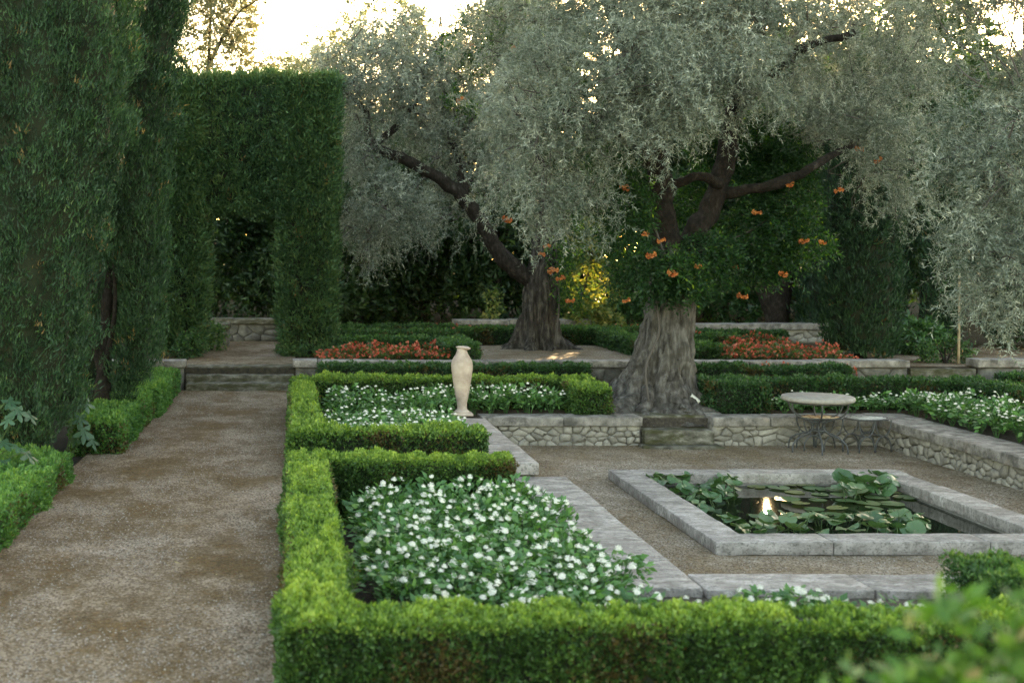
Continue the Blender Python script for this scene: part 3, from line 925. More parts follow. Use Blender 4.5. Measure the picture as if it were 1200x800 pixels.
column('cypress_tree', 'broad dark clipped cypress rising behind the near left hedge', -3.15, 12.95,
       [(0.10, -.5, .55), (0.5, -.72, .74), (0.95, -.85, .84), (2.3, -1.0, 1.0), (3.5, -1.28, 1.34), (5.0, -1.4, 1.42), (7.0, -1.2, 1.2), (8.6, -.15, .15)], 1.05, 14500, 0.060, 0.22, per=14, tuft=0.075, rough=.15, tint0=.34)
c2 = column('cypress_tree', 'second clipped cypress with a bare brown trunk side on the left of the path', -2.42, 15.6,
            [(0.12, -.05, .12), (0.5, 0.0, .38), (0.95, .02, .68), (1.75, .03, .74), (2.6, -.25, .80), (3.4, -.7, .88), (4.5, -.85, .99), (5.6, -.9, 1.1), (7.0, -.7, .9), (8.2, -.1, .1)], 0.85, 10500, 0.068, 0.22, per=12, tuft=0.08, trunk=False, rough=.14, tint0=.34)
tv, tf = join_geo([tube(smooth_path([(-.02, -.1, -.1), (-.06, -.12, .6), (.0, -.1, 1.6), (.1, -.05, 2.8), (.1, 0, 4.5)], 18), np.linspace(.12, .05, 18), 10, .25),
                   tube(smooth_path([(-.04, -.1, .7), (-.22, -.2, 1.4), (-.25, -.15, 2.3), (-.4, 0, 3.2)], 14), np.linspace(.06, .02, 14), 7, .2),
                   tube(smooth_path([(-.02, -.15, .9), (.12, -.3, 1.6), (.1, -.3, 2.4)], 12), np.linspace(.05, .015, 12), 7, .2)])
obj('trunk', mesh_np('trunk', tv, tf, M['dark_bark'], smooth=True), c2)
SIMPLE = [(0.05, -.75, .75), (0.5, -.95, .95), (2.5, -1.05, 1.05), (5.0, -1.0, 1.0), (6.6, -.15, .15)]
column('cypress_tree', 'dark cypress filling the gap between the two left cypresses', -4.6, 16.4, SIMPLE, 1.0, 3200, 0.13, 0.2, per=8, rough=0.16, tuft=.13)
column('cypress_tree', 'dark cypress behind the second cypress left of the steps', -3.9, 19.6, SIMPLE, 1.0, 3200, 0.13, 0.2, per=8, rough=0.14, tuft=.13)
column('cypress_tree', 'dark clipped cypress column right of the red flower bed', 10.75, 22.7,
       [(0.05, -.62, .62), (0.4, -.74, .74), (2.5, -.80, .80), (4.6, -.78, .78), (5.4, -.5, .5), (5.8, -.1, .1)], 0.75, 4600, 0.095, 0.24, per=9, z_low=UB, rough=0.02, tuft=.06, tint0=.2)  # low tint0 paints canopy shade into the foliage, here and on the next three
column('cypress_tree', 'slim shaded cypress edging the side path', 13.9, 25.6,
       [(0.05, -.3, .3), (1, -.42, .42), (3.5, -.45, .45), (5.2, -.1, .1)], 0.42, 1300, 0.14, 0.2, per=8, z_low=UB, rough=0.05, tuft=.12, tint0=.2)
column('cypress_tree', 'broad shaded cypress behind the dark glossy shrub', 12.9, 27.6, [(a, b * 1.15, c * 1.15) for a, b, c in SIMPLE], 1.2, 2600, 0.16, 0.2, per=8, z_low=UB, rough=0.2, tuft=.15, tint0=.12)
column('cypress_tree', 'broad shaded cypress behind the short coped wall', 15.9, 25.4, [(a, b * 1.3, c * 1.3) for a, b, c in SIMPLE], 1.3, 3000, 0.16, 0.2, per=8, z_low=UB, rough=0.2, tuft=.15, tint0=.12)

arch = thing('hedge_arch', 'tall clipped cypress arch over the garden path', 'hedge arch', (0, 0, 0))
AB = [(-2.65, -1.74, 23.1, 24.2, UB + .08, 5.72), (-0.30, 0.79, 23.1, 24.2, UB + .04, 5.70), (-2.6, 0.84, 23.12, 24.18, 3.16, 5.80)]
P, Q = [], []
for bi, (x0, x1, y0, y1, z0, z1) in enumerate(AB):
    for d, s in ((0, -1), (0, 1), (1, -1), (1, 1), (2, 1), (2, -1)):
        dims = (x1 - x0, y1 - y0, z1 - z0)
        m = int(np.prod([dims[k] for k in range(3) if k != d]) * 360 * (.3 if (d, s) == (1, 1) else 1))
        p = np.stack([rng.uniform(x0, x1, m), rng.uniform(y0, y1, m), rng.uniform(z0, z1, m)], -1)
        nn = np.zeros((m, 3)); nn[:, d] = s
        p[:, d] = (x0, y0, z0)[d] if s < 0 else (x1, y1, z1)[d]
        if bi < 2 and d < 2:                      # legs narrow towards the ground
            e = np.clip(1 - (p[:, 2] - z0) / 0.9, 0, 1)
            p[:, 0] += ((x0 + x1) / 2 - p[:, 0]) * e ** 2 * 0.35
            p[:, 1] += ((y0 + y1) / 2 - p[:, 1]) * e ** 2 * 0.35
        keep = np.ones(m, bool)
        for bj, (a0, a1, b0, b1, c0, c1) in enumerate(AB):
            if bj != bi:
                keep &= ~((p[:, 0] > a0 + .04) & (p[:, 0] < a1 - .04) & (p[:, 1] > b0 + .04) & (p[:, 1] < b1 - .04) & (p[:, 2] < c1 - .04) & (p[:, 2] > c0 + .04))
        P.append(p[keep]); Q.append(nn[keep])
p = np.concatenate(P); nn = np.concatenate(Q)
p = p + nn * (noise3(p, 1.6) * 0.05 + noise3(p + 4, 6) * 0.05 + rng.normal(size=len(p)) * .03 - .06)[:, None]
v, f, t = sprays(p, nn, 0.088, 0.26, 9, up=0.7, out=0.7, tuft=0.10, tint0=0.60)
tipz = v.reshape(-1, 3, 3)[:, 0, 2]
t = np.where(tipz > 5.72, np.clip(t + .30, 0, .88), t)          # sunlit fringe painted as a lighter tint along the clipped top
obj('foliage', mesh_np('foliage', v, f, M['cyp'], t), arch)
cv, cf = join_geo([box_vf(a + .16 + .002 * i, b - .16 - .002 * i, c + .16 + .003 * i, d - .16, e + (.16 if i == 2 else 0), g - .18 - .004 * i) for i, (a, b, c, d, e, g) in enumerate(AB)])
obj('blocking_core', mesh_np('blocking_core', cv, cf, M['core']), arch)  # solid boxes added inside the arch to block light


# ------------------------------------------------------------------ crowns
def blob_points(blobs, n, inner=0.35, clump=0.25, scale=1.1):
    """points in a union of ellipsoids (cx,cy,cz,rx,ry,rz), thicker towards the outside; returns points and outward directions"""
    b = np.array(blobs, float)
    vol = (b[:, 3] * b[:, 4] * b[:, 5]) ** 0.75
    k = rng.choice(len(b), n, p=vol / vol.sum())
    d = unit(rng.normal(size=(n, 3)))
    r = (inner ** 3 + (1 - inner ** 3) * rng.random(n)) ** (1 / 3.0)
    r = r * (1 + 0.16 * noise3(d * 2 + b[k, :3], 1.5))
    p = b[k, :3] + d * b[k, 3:] * r[:, None]
    keep = noise3(p, scale) > -clump * 2 + rng.normal(size=n) * .15 if clump else np.ones(n, bool)
    keep &= keep_clear(p)
    return p[keep], d[keep]


def twigs(p, d, nl, tl, L, W, droop=0.15, mode=0.55, tint0=0.45, tvar=0.18, spread=0.7, tri=False, add=0.0):
    """leafy twigs: nl leaves along each twig of length tl"""
    m = len(p)
    ax = unit(d * mode + rng.normal(size=(m, 3)) * spread + np.array([0, 0, -droop]))
    t = (np.arange(nl) + 0.5) / nl
    tlen = tl * rng.uniform(0.6, 1.3, m)
    pos = p[:, None] + ax[:, None] * (t[None, :, None] - 0.3) * tlen[:, None, None]
    pos[..., 2] -= (t ** 2)[None] * droop * tlen[:, None] * 0.8
    e1 = unit(np.cross(ax, rng.normal(size=(m, 3))))
    e2 = np.cross(ax, e1)
    an = np.arange(nl) * 2.4
    side = e1[:, None] * np.cos(an)[None, :, None] + e2[:, None] * np.sin(an)[None, :, None]
    ld = unit(ax[:, None] * 0.75 + side * 0.75 + rng.normal(size=(m, nl, 3)) * 0.22)
    pos, ld = pos.reshape(-1, 3), ld.reshape(-1, 3)
    ll = L * rng.uniform(0.7, 1.25, m * nl)
    kc = keep_clear(pos + ld * ll[:, None] * .5)
    v, f = (blades if tri else rhombs)(pos[kc], ld[kc], ll[kc], ll[kc] * W)
    tint = np.clip(np.repeat(tint0 + add + tvar * rng.normal(size=m) * .6 + 0.12 * noise3(p, 1.3), nl) + tvar * rng.normal(size=m * nl), 0, 1)
    return v, f, tint[kc]


def branchlets(p, d, k, length, droop=0.35):
    """k twig seats along a drooping branchlet at each p"""
    m = len(p)
    ax = unit(d * .75 + rng.normal(size=(m, 3)) * .45 + np.array([0, 0, -.1]))
    t = (np.arange(k) + .5) / k
    ln = length * rng.uniform(.6, 1.35, m)
    q = p[:, None] + ax[:, None] * ((t - .55)[None, :] * ln[:, None])[..., None] + rng.normal(size=(m, k, 3)) * .055
    q[..., 2] -= (t ** 2)[None] * droop * ln[:, None]
    dd = unit(ax[:, None] * .9 + rng.normal(size=(m, k, 3)) * .55 + np.array([0, 0, -.25]) * t[None, :, None])
    add = np.repeat(rng.normal(size=m) * .13, k)
    q, dd = q.reshape(-1, 3), dd.reshape(-1, 3)
    kc = keep_clear(q)
    return q[kc], dd[kc], add[kc]


def twig_wood(p, d, n, hub, r=0.006):
    """thin bare twigs that run from the crown's inside to leaf points"""
    idx = rng.choice(len(p), min(n, len(p)), replace=False)
    parts = []
    hub = np.atleast_2d(hub)
    for i in idx:
        h = hub[np.argmin(np.linalg.norm(hub - p[i], axis=1))]
        a = p[i] + (h - p[i]) * rng.uniform(.25, .55)
        mid = (a + p[i]) / 2 + rng.normal(size=3) * 0.10
        parts.append(tube(smooth_path([a, mid, p[i]], 6), np.linspace(r * 2.0, r * .5, 6), 4, 0, False))
    return join_geo(parts)


def trunk_geo(axis, prof, seg=96, rings=120, ridges=0.10, twist=0.8, roots=(), seed=0):
    """gnarled trunk: axis points, prof = [(t, radius)], roots = [(angle, reach)] that flare at the foot"""
    ax = smooth_path(axis, rings)
    t = np.linspace(0, 1, rings)
    pr = np.array(prof, float)
    r = np.interp(t, pr[:, 0], pr[:, 1])
    th = np.linspace(0, 2 * np.pi, seg, endpoint=False)
    T, TH = np.meshgrid(t, th, indexing='ij')
    rad = np.repeat(r[:, None], seg, 1)
    ph = TH + twist * T
    rid = (np.abs(np.sin(ph * 3.5 + seed)) ** 0.7 + 0.6 * np.abs(np.sin(ph * 6.5 + 1.3 + 2 * T + seed)) + 0.4 * np.abs(np.sin(ph * 11 + 3 * T)))
    rad = rad * (1 + ridges * (rid - 1.1))
    for (a, reach, w) in roots:
        dth = (TH - a + np.pi) % (2 * np.pi) - np.pi
        rad = rad + reach * np.exp(-(dth / w) ** 2) * np.exp(-T / 0.10) + reach * 0.30 * np.exp(-(dth / w) ** 2) * np.exp(-T / 0.3)
    P = np.stack([np.cos(TH), np.sin(TH), np.zeros_like(TH)], -1)
    rad = rad * (1 - 0.16 * np.exp(-T / .45) * (np.abs(np.sin(ph * 5.5 + 1.7 * np.sin(T * 9) + seed)) < .22))
    V = ax[:, None] + P * rad[..., None]
    V = V + P * (noise3(V * np.array([1, 1, .5]), 3.2) * 0.035 * rad / 0.4 + noise3(V * np.array([1, 1, .6]) + 7, 8.0) * 0.030 + noise3(V + 2, 21.0) * 0.010)[..., None]
    i = np.arange(rings - 1)[:, None] * seg
    j = np.arange(seg)[None]
    f = np.stack([i + j, i + (j + 1) % seg, i + seg + (j + 1) % seg, i + seg + j], -1).reshape(-1, 4)
    return V.reshape(-1, 3), f


def limbs(paths, trunk, origin, seg=10):
    for pts, r0, r1 in paths:
        n = 10 * len(pts)
        sp = smooth_path(pts, n)
        sp = sp + np.stack([noise3(sp, 2.5), noise3(sp + 5, 2.5), noise3(sp + 9, 2.5)], -1) * 0.03
        v, f = tube(sp, np.linspace(r0, r1, n), seg, 0.22)
        obj('branch', mesh_np('branch', v - np.array(origin), f, M['dark_bark'], smooth=True), trunk)


# --- the big tree (olive in front)
YB = 18.1
def bp(x, y, dy=0.0):
    return px(x, y, YB + dy)


big = thing('olive_tree', 'huge old olive with a ridged grey trunk standing above the small steps', 'tree', (5.43, YB, 0.0))
bl = big.location
tv, tf = trunk_geo([bp(763, 486), bp(768, 458), bp(775, 426), bp(782, 390), bp(788, 350), bp(790, 315), bp(791, 292)],
                   [(0, .80), (.05, .72), (.12, .60), (.2, .51), (.3, .435), (.5, .345), (.7, .285), (.85, .270), (1, .30)], ridges=0.17, twist=0.9,
                   roots=[(3.3, .42, .30), (3.95, .36, .18), (4.5, .30, .16), (5.1, .32, .18), (5.8, .26, .24), (0.2, .22, .3), (2.4, .5, .3), (1.4, .4, .3), (3.65, .35, .1), (4.85, .3, .09)])
trunk_o = obj('trunk', mesh_np('trunk', tv - np.array(bl), tf, M['bark'], smooth=True), big)
for a, r0, r1, h0, w0 in ((3.05, .72, 1.25, .18, .13), (3.45, .70, 1.30, .16, .12), (3.8, .70, 1.10, .18, .11), (4.2, .68, 1.0, .16, .10), (4.6, .66, .95, .17, .09), (4.95, .66, 1.02, .18, .11), (5.35, .64, .98, .15, .10), (5.85, .60, 1.05, .18, .12), (0.15, .45, .85, .3, .12), (2.4, .5, 1.0, .3, .12), (1.3, .5, .95, .3, .12)):
    pts = [(5.47 + math.cos(a + da) * r, YB + math.sin(a + da) * r, z) for r, z, da in ((r0 * .72, h0 + .20, 0), (r0, h0 * .75, .05), ((r0 + r1) / 2, h0 * .30, -.06), (r1 * .95, .05, .05), (r1 * 1.12, -.06, .12))]
    sp = smooth_path(pts, 22)
    sp = sp + np.stack([noise3(sp, 4), noise3(sp + 5, 4), noise3(sp + 9, 4)], -1) * .025
    tv, tf = tube(sp, np.linspace(w0, w0 * .45, 22), 12, .35)
    obj('root', mesh_np('root', tv - np.array(bl), tf, M['bark'], smooth=True), trunk_o)
BL = [([bp(785, 320), bp(778, 270), bp(773, 220), bp(769, 170, -.1), bp(758, 110, -.3), bp(735, 50, -.6), bp(710, 0, -.8)], .215, .09),
      ([bp(796, 315), bp(818, 270), bp(838, 228, .1), bp(850, 185, .2), bp(858, 130, .3), bp(880, 60, .4), bp(900, -10, .4)], .20, .09),
      ([bp(842, 226, .1), bp(872, 224, -.1), bp(900, 220, -.3), bp(930, 208, -.4), bp(955, 193, -.5), bp(990, 174, -.3), bp(1006, 160, .3), bp(1020, 140, 1.0)], .095, .03),
      ([bp(778, 225), bp(800, 214, -.15), bp(818, 207, -.2), bp(846, 214, -.05)], .065, .075),
      ([bp(772, 200), bp(740, 170, -.6), bp(700, 140, -1.1), bp(650, 130, -1.5)], .12, .04),
      ([bp(765, 150), bp(720, 90, .5), bp(660, 60, .9)], .11, .04),
      ([bp(856, 140), bp(900, 90, -.9), bp(940, 60, -1.2), bp(1000, 40, -1.3)], .11, .04)]
limbs(BL, trunk_o, bl, 12)


def eb(x, y, Y, rx, ry, rz):
    """ellipsoid from photo px centre and px radii at depth Y (ry in metres)"""
    c = px(x, y, Y)
    s = Y / F
    return (c[0], c[1], c[2], rx * s, ry, rz * s)


B1 = [eb(615, 190, 16.6, 62, .8, 75), eb(650, 110, 16.6, 100, 1.2, 90), eb(690, 215, 16.8, 40, .6, 58), eb(640, 235, 16.6, 45, .6, 45), eb(735, 60, 16.4, 120, 1.4, 95), eb(735, 140, 16.2, 70, .7, 50),
      eb(830, 40, 16.3, 120, 1.4, 95), eb(850, 105, 16.2, 75, .8, 42), eb(780, 105, 16.0, 60, .6, 50), eb(920, 30, 17.2, 90, 1.2, 80), eb(740, -40, 17.2, 180, 2.0, 70), eb(880, -40, 17.5, 180, 2.0, 70),
      eb(1000, 70, 19.0, 80, 1.0, 75), eb(985, 140, 19.0, 70, .7, 45), eb(1020, 150, 17.7, 40, .35, 40), eb(985, 120, 17.6, 60, .5, 36), eb(1045, 130, 18.6, 60, .7, 70), eb(1045, 210, 18.8, 45, .6, 45), eb(950, 110, 18.6, 60, .8, 45), eb(1030, 10, 18.5, 85, 1.0, 60), eb(600, 30, 18.5, 90, 1.0, 70), eb(700, 0, 19.2, 150, 1.0, 70), eb(880, 10, 19.2, 160, 1.0, 80), eb(1060, 70, 19.5, 40, .8, 60)]
p, d = blob_points(B1, 2450, 0.60, 0.30, 1.0)
p, d, add = branchlets(p, d, 10, 0.62)
v, f, t = twigs(p, d, 15, 0.24, 0.062, 0.23, droop=0.2, tint0=0.46, mode=1.0, spread=.4, add=add, tri=True)
crown_o = obj('crown', mesh_np('crown', v - np.array(bl), f, M['olive'], t), big)
hub = np.concatenate([smooth_path(a, 12)[5:] for a, _, _ in BL])
tv, tf = twig_wood(p, d, 420, hub)
obj('twigs', mesh_np('twigs', tv - np.array(bl), tf, M['twig']), crown_o, kind='stuff')

# --- the leaning olive
YL = 25.2
def lp(x, y, dy=0.0):
    return px(x, y, YL + dy)


t2 = thing('olive_tree', 'old olive with a split dark trunk leaning out over the red flowers', 'tree', (lp(628, 408)[0], YL, UB))
bl = t2.location
tv, tf = trunk_geo([lp(629, 411), lp(629, 395), lp(630, 370), lp(633, 340), lp(637, 310), lp(640, 285), lp(641, 255), lp(640, 220)],
                   [(0, .34), (.12, .32), (.35, .285), (.55, .265), (.72, .23), (1, .14)], 72, 90, 0.20, 1.2,
                   roots=[(3.3, .45, .25), (4.2, .4, .25), (5.0, .3, .2), (5.9, .5, .25), (0.1, .6, .3), (1.8, .4, .3), (2.6, .4, .3)], seed=2)
trunk_o = obj('trunk', mesh_np('trunk', tv - np.array(bl), tf, M['leaning_bark'], smooth=True), t2)
LL = [([lp(628, 340), lp(612, 322), lp(588, 298), lp(562, 258), lp(540, 230, -.1), lp(508, 205, -.2), lp(470, 185, -.3), lp(440, 172, -.4), lp(430, 150, -.4)], .20, .09),
      ([lp(432, 160, -.4), lp(428, 130, -.4), lp(405, 105, -.5), lp(395, 80, -.5)], .09, .03),
      ([lp(440, 170, -.4), lp(480, 130, 0), lp(500, 80, .2), lp(520, 40, .2)], .08, .03),
      ([lp(545, 235, -.1), lp(535, 180, .2), lp(520, 130, .4), lp(530, 70, .4)], .10, .03),
      ([lp(641, 260), lp(630, 190), lp(600, 120), lp(580, 60)], .15, .04),
      ([lp(500, 203, -.2), lp(470, 230, -.5), lp(440, 245, -.7)], .05, .015)]
limbs(LL, trunk_o, bl, 8)
B2 = [eb(440, 80, 24.8, 60, 1.2, 55), eb(480, 60, 25.4, 80, 1.4, 60), eb(425, 190, 24.4, 38, .8, 45), eb(470, 130, 25.6, 85, 1.3, 55), eb(540, 110, 25.8, 80, 1.4, 80), eb(455, 235, 24.3, 60, 1.0, 45),
      eb(430, 270, 24.4, 42, .8, 40), eb(520, 240, 26.2, 55, 1.0, 40), eb(560, 170, 25.8, 55, 1.2, 60), eb(400, 110, 24.8, 30, .8, 45), eb(590, 60, 26, 60, 1.2, 60), eb(380, 75, 25.4, 32, .8, 30)]
p, d = blob_points(B2, 1600, 0.35, 0.30, 0.9)
p, d, add = branchlets(p, d, 9, 0.75)
v, f, t = twigs(p, d, 13, 0.30, 0.070, 0.23, droop=0.2, tint0=0.50, mode=1.0, spread=.4, add=add, tri=True)
crown_o = obj('crown', mesh_np('crown', v - np.array(bl), f, M['olive'], t), t2)
hub = np.concatenate([smooth_path(a, 12)[3:] for a, _, _ in LL])
tv, tf = twig_wood(p, d, 520, hub, 0.009)
obj('twigs', mesh_np('twigs', tv - np.array(bl), tf, M['twig']), crown_o, kind='stuff')

# --- the olive whose crown hangs in from the right
t3 = thing('olive_tree', 'silvery olive hanging low over the right hedge', 'tree', (11.3, 14.2, 0.0))
bl = np.array(t3.location)
tv, tf = trunk_geo([(11.3, 14.2, -.1), (11.25, 14.2, .5), (11.1, 14.15, 1.2), (11.0, 14.1, 2.0)], [(0, .42), (.3, .33), (1, .26)], 40, 50, .12, 1.0, roots=[(0.3, .3, .3), (2.0, .3, .3), (3.6, .35, .3), (5.2, .3, .3)], seed=4)
trunk_o = obj('trunk', mesh_np('trunk', tv - bl, tf, M['bark'], smooth=True), t3)
RL = [([(11.05, 14.1, 1.9), (10.4, 13.9, 2.8), (9.4, 13.6, 3.4), (8.4, 13.4, 3.6)], .2, .06), ([(11.0, 14.1, 1.9), (11.2, 14.4, 3.2), (10.8, 14.6, 4.6), (10.2, 14.6, 5.4)], .2, .06), ([(10.5, 13.9, 2.7), (9.6, 13.2, 2.6), (8.8, 12.9, 2.4)], .1, .03)]
limbs(RL, trunk_o, bl, 8)
B3 = [eb(1150, 200, 13.2, 55, .7, 60), eb(1140, 270, 13.0, 35, .6, 60), eb(1185, 300, 13.0, 65, .8, 75), eb(1145, 345, 12.9, 28, .4, 38), eb(1190, 160, 13.4, 85, .8, 60), eb(1230, 230, 13.4, 100, 1.0, 120), eb(1130, 130, 13.6, 30, .5, 45),
      eb(1240, 60, 14, 90, 1, 60), eb(1320, 180, 13.8, 120, 1.4, 160), eb(1160, 10, 14.2, 80, .6, 26), eb(1125, 75, 14.0, 32, .4, 40), eb(1180, 100, 14.0, 40, .4, 30), eb(1200, -40, 14.2, 160, 1.2, 50), eb(1205, 370, 12.9, 30, .5, 22)]
p, d = blob_points(B3, 900, 0.45, 0.22, 1.2)
p, d, add = branchlets(p, d, 10, 0.5)
v, f, t = twigs(p, d, 15, 0.22, 0.060, 0.21, droop=0.25, tint0=0.36, mode=1.0, spread=.4, add=add, tri=True)
crown_o = obj('crown', mesh_np('crown', v - bl, f, M['olive'], t), t3)
hub = np.concatenate([smooth_path(a, 12)[3:] for a, _, _ in RL])
tv, tf = twig_wood(p, d, 220, hub)
obj('twigs', mesh_np('twigs', tv - bl, tf, M['twig']), crown_o, kind='stuff')


# ------------------------------------------------------------------ trumpet vines
def trumpet_cluster():
    V, T, n = [], [], 0
    Fq = []
    for k in range(8):
        d = unit(np.array([math.cos(k * 2.4), math.sin(k * 2.4), 0.35 * math.sin(k * 1.7)]) + rng.normal(size=3) * .2)
        e1 = unit(np.cross(d, [0.2, 0.1, 1]))
        e2 = np.cross(d, e1)
        o = d * 0.012
        rr = [(0.004, 0.0), (0.010, 0.035), (0.016, 0.055), (0.036, 0.070)]
        ring = []
        for (r, l) in rr:
            a = np.linspace(0, 2 * np.pi, 10, endpoint=False)
            m = r * (1 + (0.28 * np.cos(a * 5) if r > .03 else 0))
            ring.append(o + d * l + (e1[None] * np.cos(a)[:, None] + e2[None] * np.sin(a)[:, None]) * np.reshape(m * np.ones(10), (10, 1)))
        v = np.concatenate(ring)
        i = np.arange(3)[:, None] * 10
        j = np.arange(10)[None]
        f = np.stack([i + j, i + (j + 1) % 10, i + 10 + (j + 1) % 10, i + 10 + j], -1).reshape(-1, 4)
        V.append(v); Fq.append(f + n); n += 40
        T.append(np.full(30, rng.random()))
    return mesh_np('flower_cluster', np.concatenate(V), np.concatenate(Fq), M['orange'], np.concatenate(T))


cl_mesh = [trumpet_cluster() for _ in range(3)]


def put_clusters(parent, pts, s=1.0):
    for i, q in enumerate(pts):
        o = bpy.data.objects.new('flower_cluster', cl_mesh[i % 3])
        o.location = Vector(q) - parent.location
        o.rotation_euler = (random.uniform(-.5, .5), random.uniform(-.5, .5), random.uniform(0, 6))
        k = s * random.uniform(.75, 1.15)
        o.scale = (k * 1.15, k, k * 0.8)
        link(o, parent)


vine = thing('trumpet_vine', 'green trumpet vine with orange flowers climbing the big trunk', 'vine', (5.75, 17.6, 0.2))
bl = np.array(vine.location)
BV = [eb(735, 255, 17.4, 38, .5, 55), eb(720, 205, 17.5, 30, .5, 40), eb(775, 312, 17.3, 55, .35, 24), eb(790, 335, 17.4, 40, .3, 14), eb(750, 325, 17.6, 40, .4, 26), eb(800, 330, 17.5, 30, .3, 18), eb(830, 300, 17.8, 40, .5, 30),
      eb(905, 190, 18.6, 50, .6, 30), eb(920, 240, 18.4, 38, .6, 55), eb(885, 270, 18.3, 40, .6, 45), eb(880, 165, 19.2, 60, .7, 35), eb(940, 285, 18.4, 35, .5, 22), eb(845, 160, 19, 40, .5, 35), eb(815, 235, 18.9, 25, .4, 40), eb(700, 180, 18.2, 30, .5, 30), eb(885, 310, 18.5, 45, .5, 20)]
p, d = blob_points(BV, 6800, 0.4, 0.28, 1.5)
v, f, t = twigs(p, d, 9, 0.24, 0.070, 0.42, droop=0.45, tint0=0.46, tvar=0.17)
obj('foliage', mesh_np('foliage', v - bl, f, M['vine'], t), vine)
tv, tf = join_geo([tube(smooth_path([bp(760, 470, -.75), bp(757, 430, -.6), bp(772, 390, -.5), bp(770, 350, -.45), bp(780, 310, -.45), bp(765, 260, -.5)], 30), .018, 6),
                   tube(smooth_path([bp(780, 310, -.45), bp(830, 290, -.3), bp(880, 270, 0), bp(920, 240, .2)], 20), .012, 6)])
obj('stem', mesh_np('stem', tv - bl, tf, M['twig'], smooth=True), vine)
put_clusters(vine, [px(x, y, Y) for x, y, Y in ((732, 220, 16.95), (756, 274, 16.9), (775, 282, 16.9), (763, 299, 16.95), (788, 320, 16.95), (818, 312, 17.2), (734, 352, 17.2), (862, 313, 17.85), (887, 249, 17.7), (918, 321, 17.9), (942, 282, 17.85),
                                              (964, 284, 17.9), (870, 347, 17.9), (983, 223, 17.9), (1007, 175, 18.0), (1029, 188, 18.0), (925, 215, 17.7))], .8)
vine = thing('trumpet_vine', 'trumpet vine with orange flowers hanging from the leaning olive', 'vine', (lp(648, 405)[0], 25.0, UB))
bl = np.array(vine.location)
BV = [eb(575, 30, 25, 40, .7, 45), eb(550, 50, 24.6, 35, .5, 35), eb(545, 110, 24.6, 22, .4, 22), eb(655, 310, 24.6, 14, .3, 40), eb(665, 270, 24.8, 22, .4, 50), eb(672, 345, 24.7, 16, .3, 16), eb(600, 20, 25, 40, .6, 30)]
p, d = blob_points(BV, 1700, 0.3, 0.2, 1.2)
v, f, t = twigs(p, d, 9, 0.28, 0.085, 0.42, droop=0.4, tint0=0.66)
obj('foliage', mesh_np('foliage', v - bl, f, M['vine'], t), vine)
tv, tf = tube(smooth_path([lp(650, 404, -.5), lp(655, 360, -.5), lp(652, 300, -.45), lp(640, 220, -.4), lp(600, 120, -.3), lp(560, 50, -.4)], 40), .018, 6)
obj('stem', mesh_np('stem', tv - bl, tf, M['twig'], smooth=True), vine)
put_clusters(vine, [px(x, y, 24.1) for x, y in ((594, 257), (641, 288), (648, 317), (657, 326), (668, 352), (549, 52), (604, 58), (540, 117), (635, 298))], 1.05)

# creeper at the wood's edge, sunlight painted yellow into its leaves
cr = thing('creeper', 'yellowing creeper lit by the low sun between the two trunks', 'vine', (px(695, 385, 28.8)[0], 28.8, UB))
bl = np.array(cr.location)
BV = [eb(670, 340, 28.6, 10, .3, 45), eb(690, 360, 28.6, 24, .4, 22), eb(705, 330, 28.8, 18, .4, 35), eb(695, 285, 28.8, 25, .4, 35), eb(712, 375, 28.6, 22, .3, 12), eb(678, 378, 28.5, 22, .3, 8), eb(577, 355, 28.8, 8, .3, 22)]
p, d = blob_points(BV, 520, 0.2, 0, 1)
v, f, t = twigs(p, d, 7, 0.3, 0.12, 0.6, droop=0.3, tint0=0.5, tvar=.25)
obj('foliage', mesh_np('foliage', v - bl, f, M['yellow_vine'], t), cr)
tv, tf = tube(smooth_path([px(695, 392, 28.8), px(680, 360, 28.8), px(690, 320, 28.9), px(698, 270, 29)], 20), .03, 6)
obj('stem', mesh_np('stem', tv - bl, tf, M['twig'], smooth=True), cr)


# ------------------------------------------------------------------ the wood behind
def wood_tree(label, x, y, h, r, n, mat='wood_leaf', low=0.6, L=0.15, W=0.45, trunk_r=0.16, group='trees of the wood behind the garden', sparse=0.2, trunk_mat='dark_bark', tint0=.45):
    o = thing('wood_tree', label, 'tree', (x, y, UB), group=group)
    c = np.array([x, y, UB])
    hh = h - low
    blobs = [(x, y, UB + low + hh * .5, r * .8, r * .8, hh * .5)]
    for k in range(9):
        a = k * 2.4 + x
        zz = low + hh * (0.12 + 0.1 * k)
        q = r * (0.75 if k < 6 else .45)
        blobs.append((x + math.cos(a) * q * .7, y + math.sin(a) * q * .7, UB + zz, r * .55, r * .55, hh * .16))
    p, d = blob_points(blobs, n, 0.5, sparse, 0.8)
    v, f, t = twigs(p, d, 8, 0.42, L, W, droop=0.15, tint0=tint0, tri=True)
    obj('crown', mesh_np('crown', v - c, f, M[mat], t), o)
    tv, tf = join_geo([tube(smooth_path([(0, 0, -.2), (.1, 0, h * .3), (-.05, .1, h * .6), (.1, 0, h * .9)], 16), np.linspace(trunk_r, .03, 16), 8, .2)] +
                      [tube(smooth_path([(0, 0, h * (.3 + .1 * k)), (math.cos(k * 2.2 + x) * r * .4, math.sin(k * 2.2 + x) * r * .4, h * (.42 + .1 * k)), (math.cos(k * 2.2 + x) * r * .75, math.sin(k * 2.2 + x) * r * .75, h * (.46 + .1 * k))], 8), np.linspace(trunk_r * .45, .015, 8), 6) for k in range(5)])
    obj('trunk', mesh_np('trunk', tv, tf, M[trunk_mat], smooth=True), o)
    return o


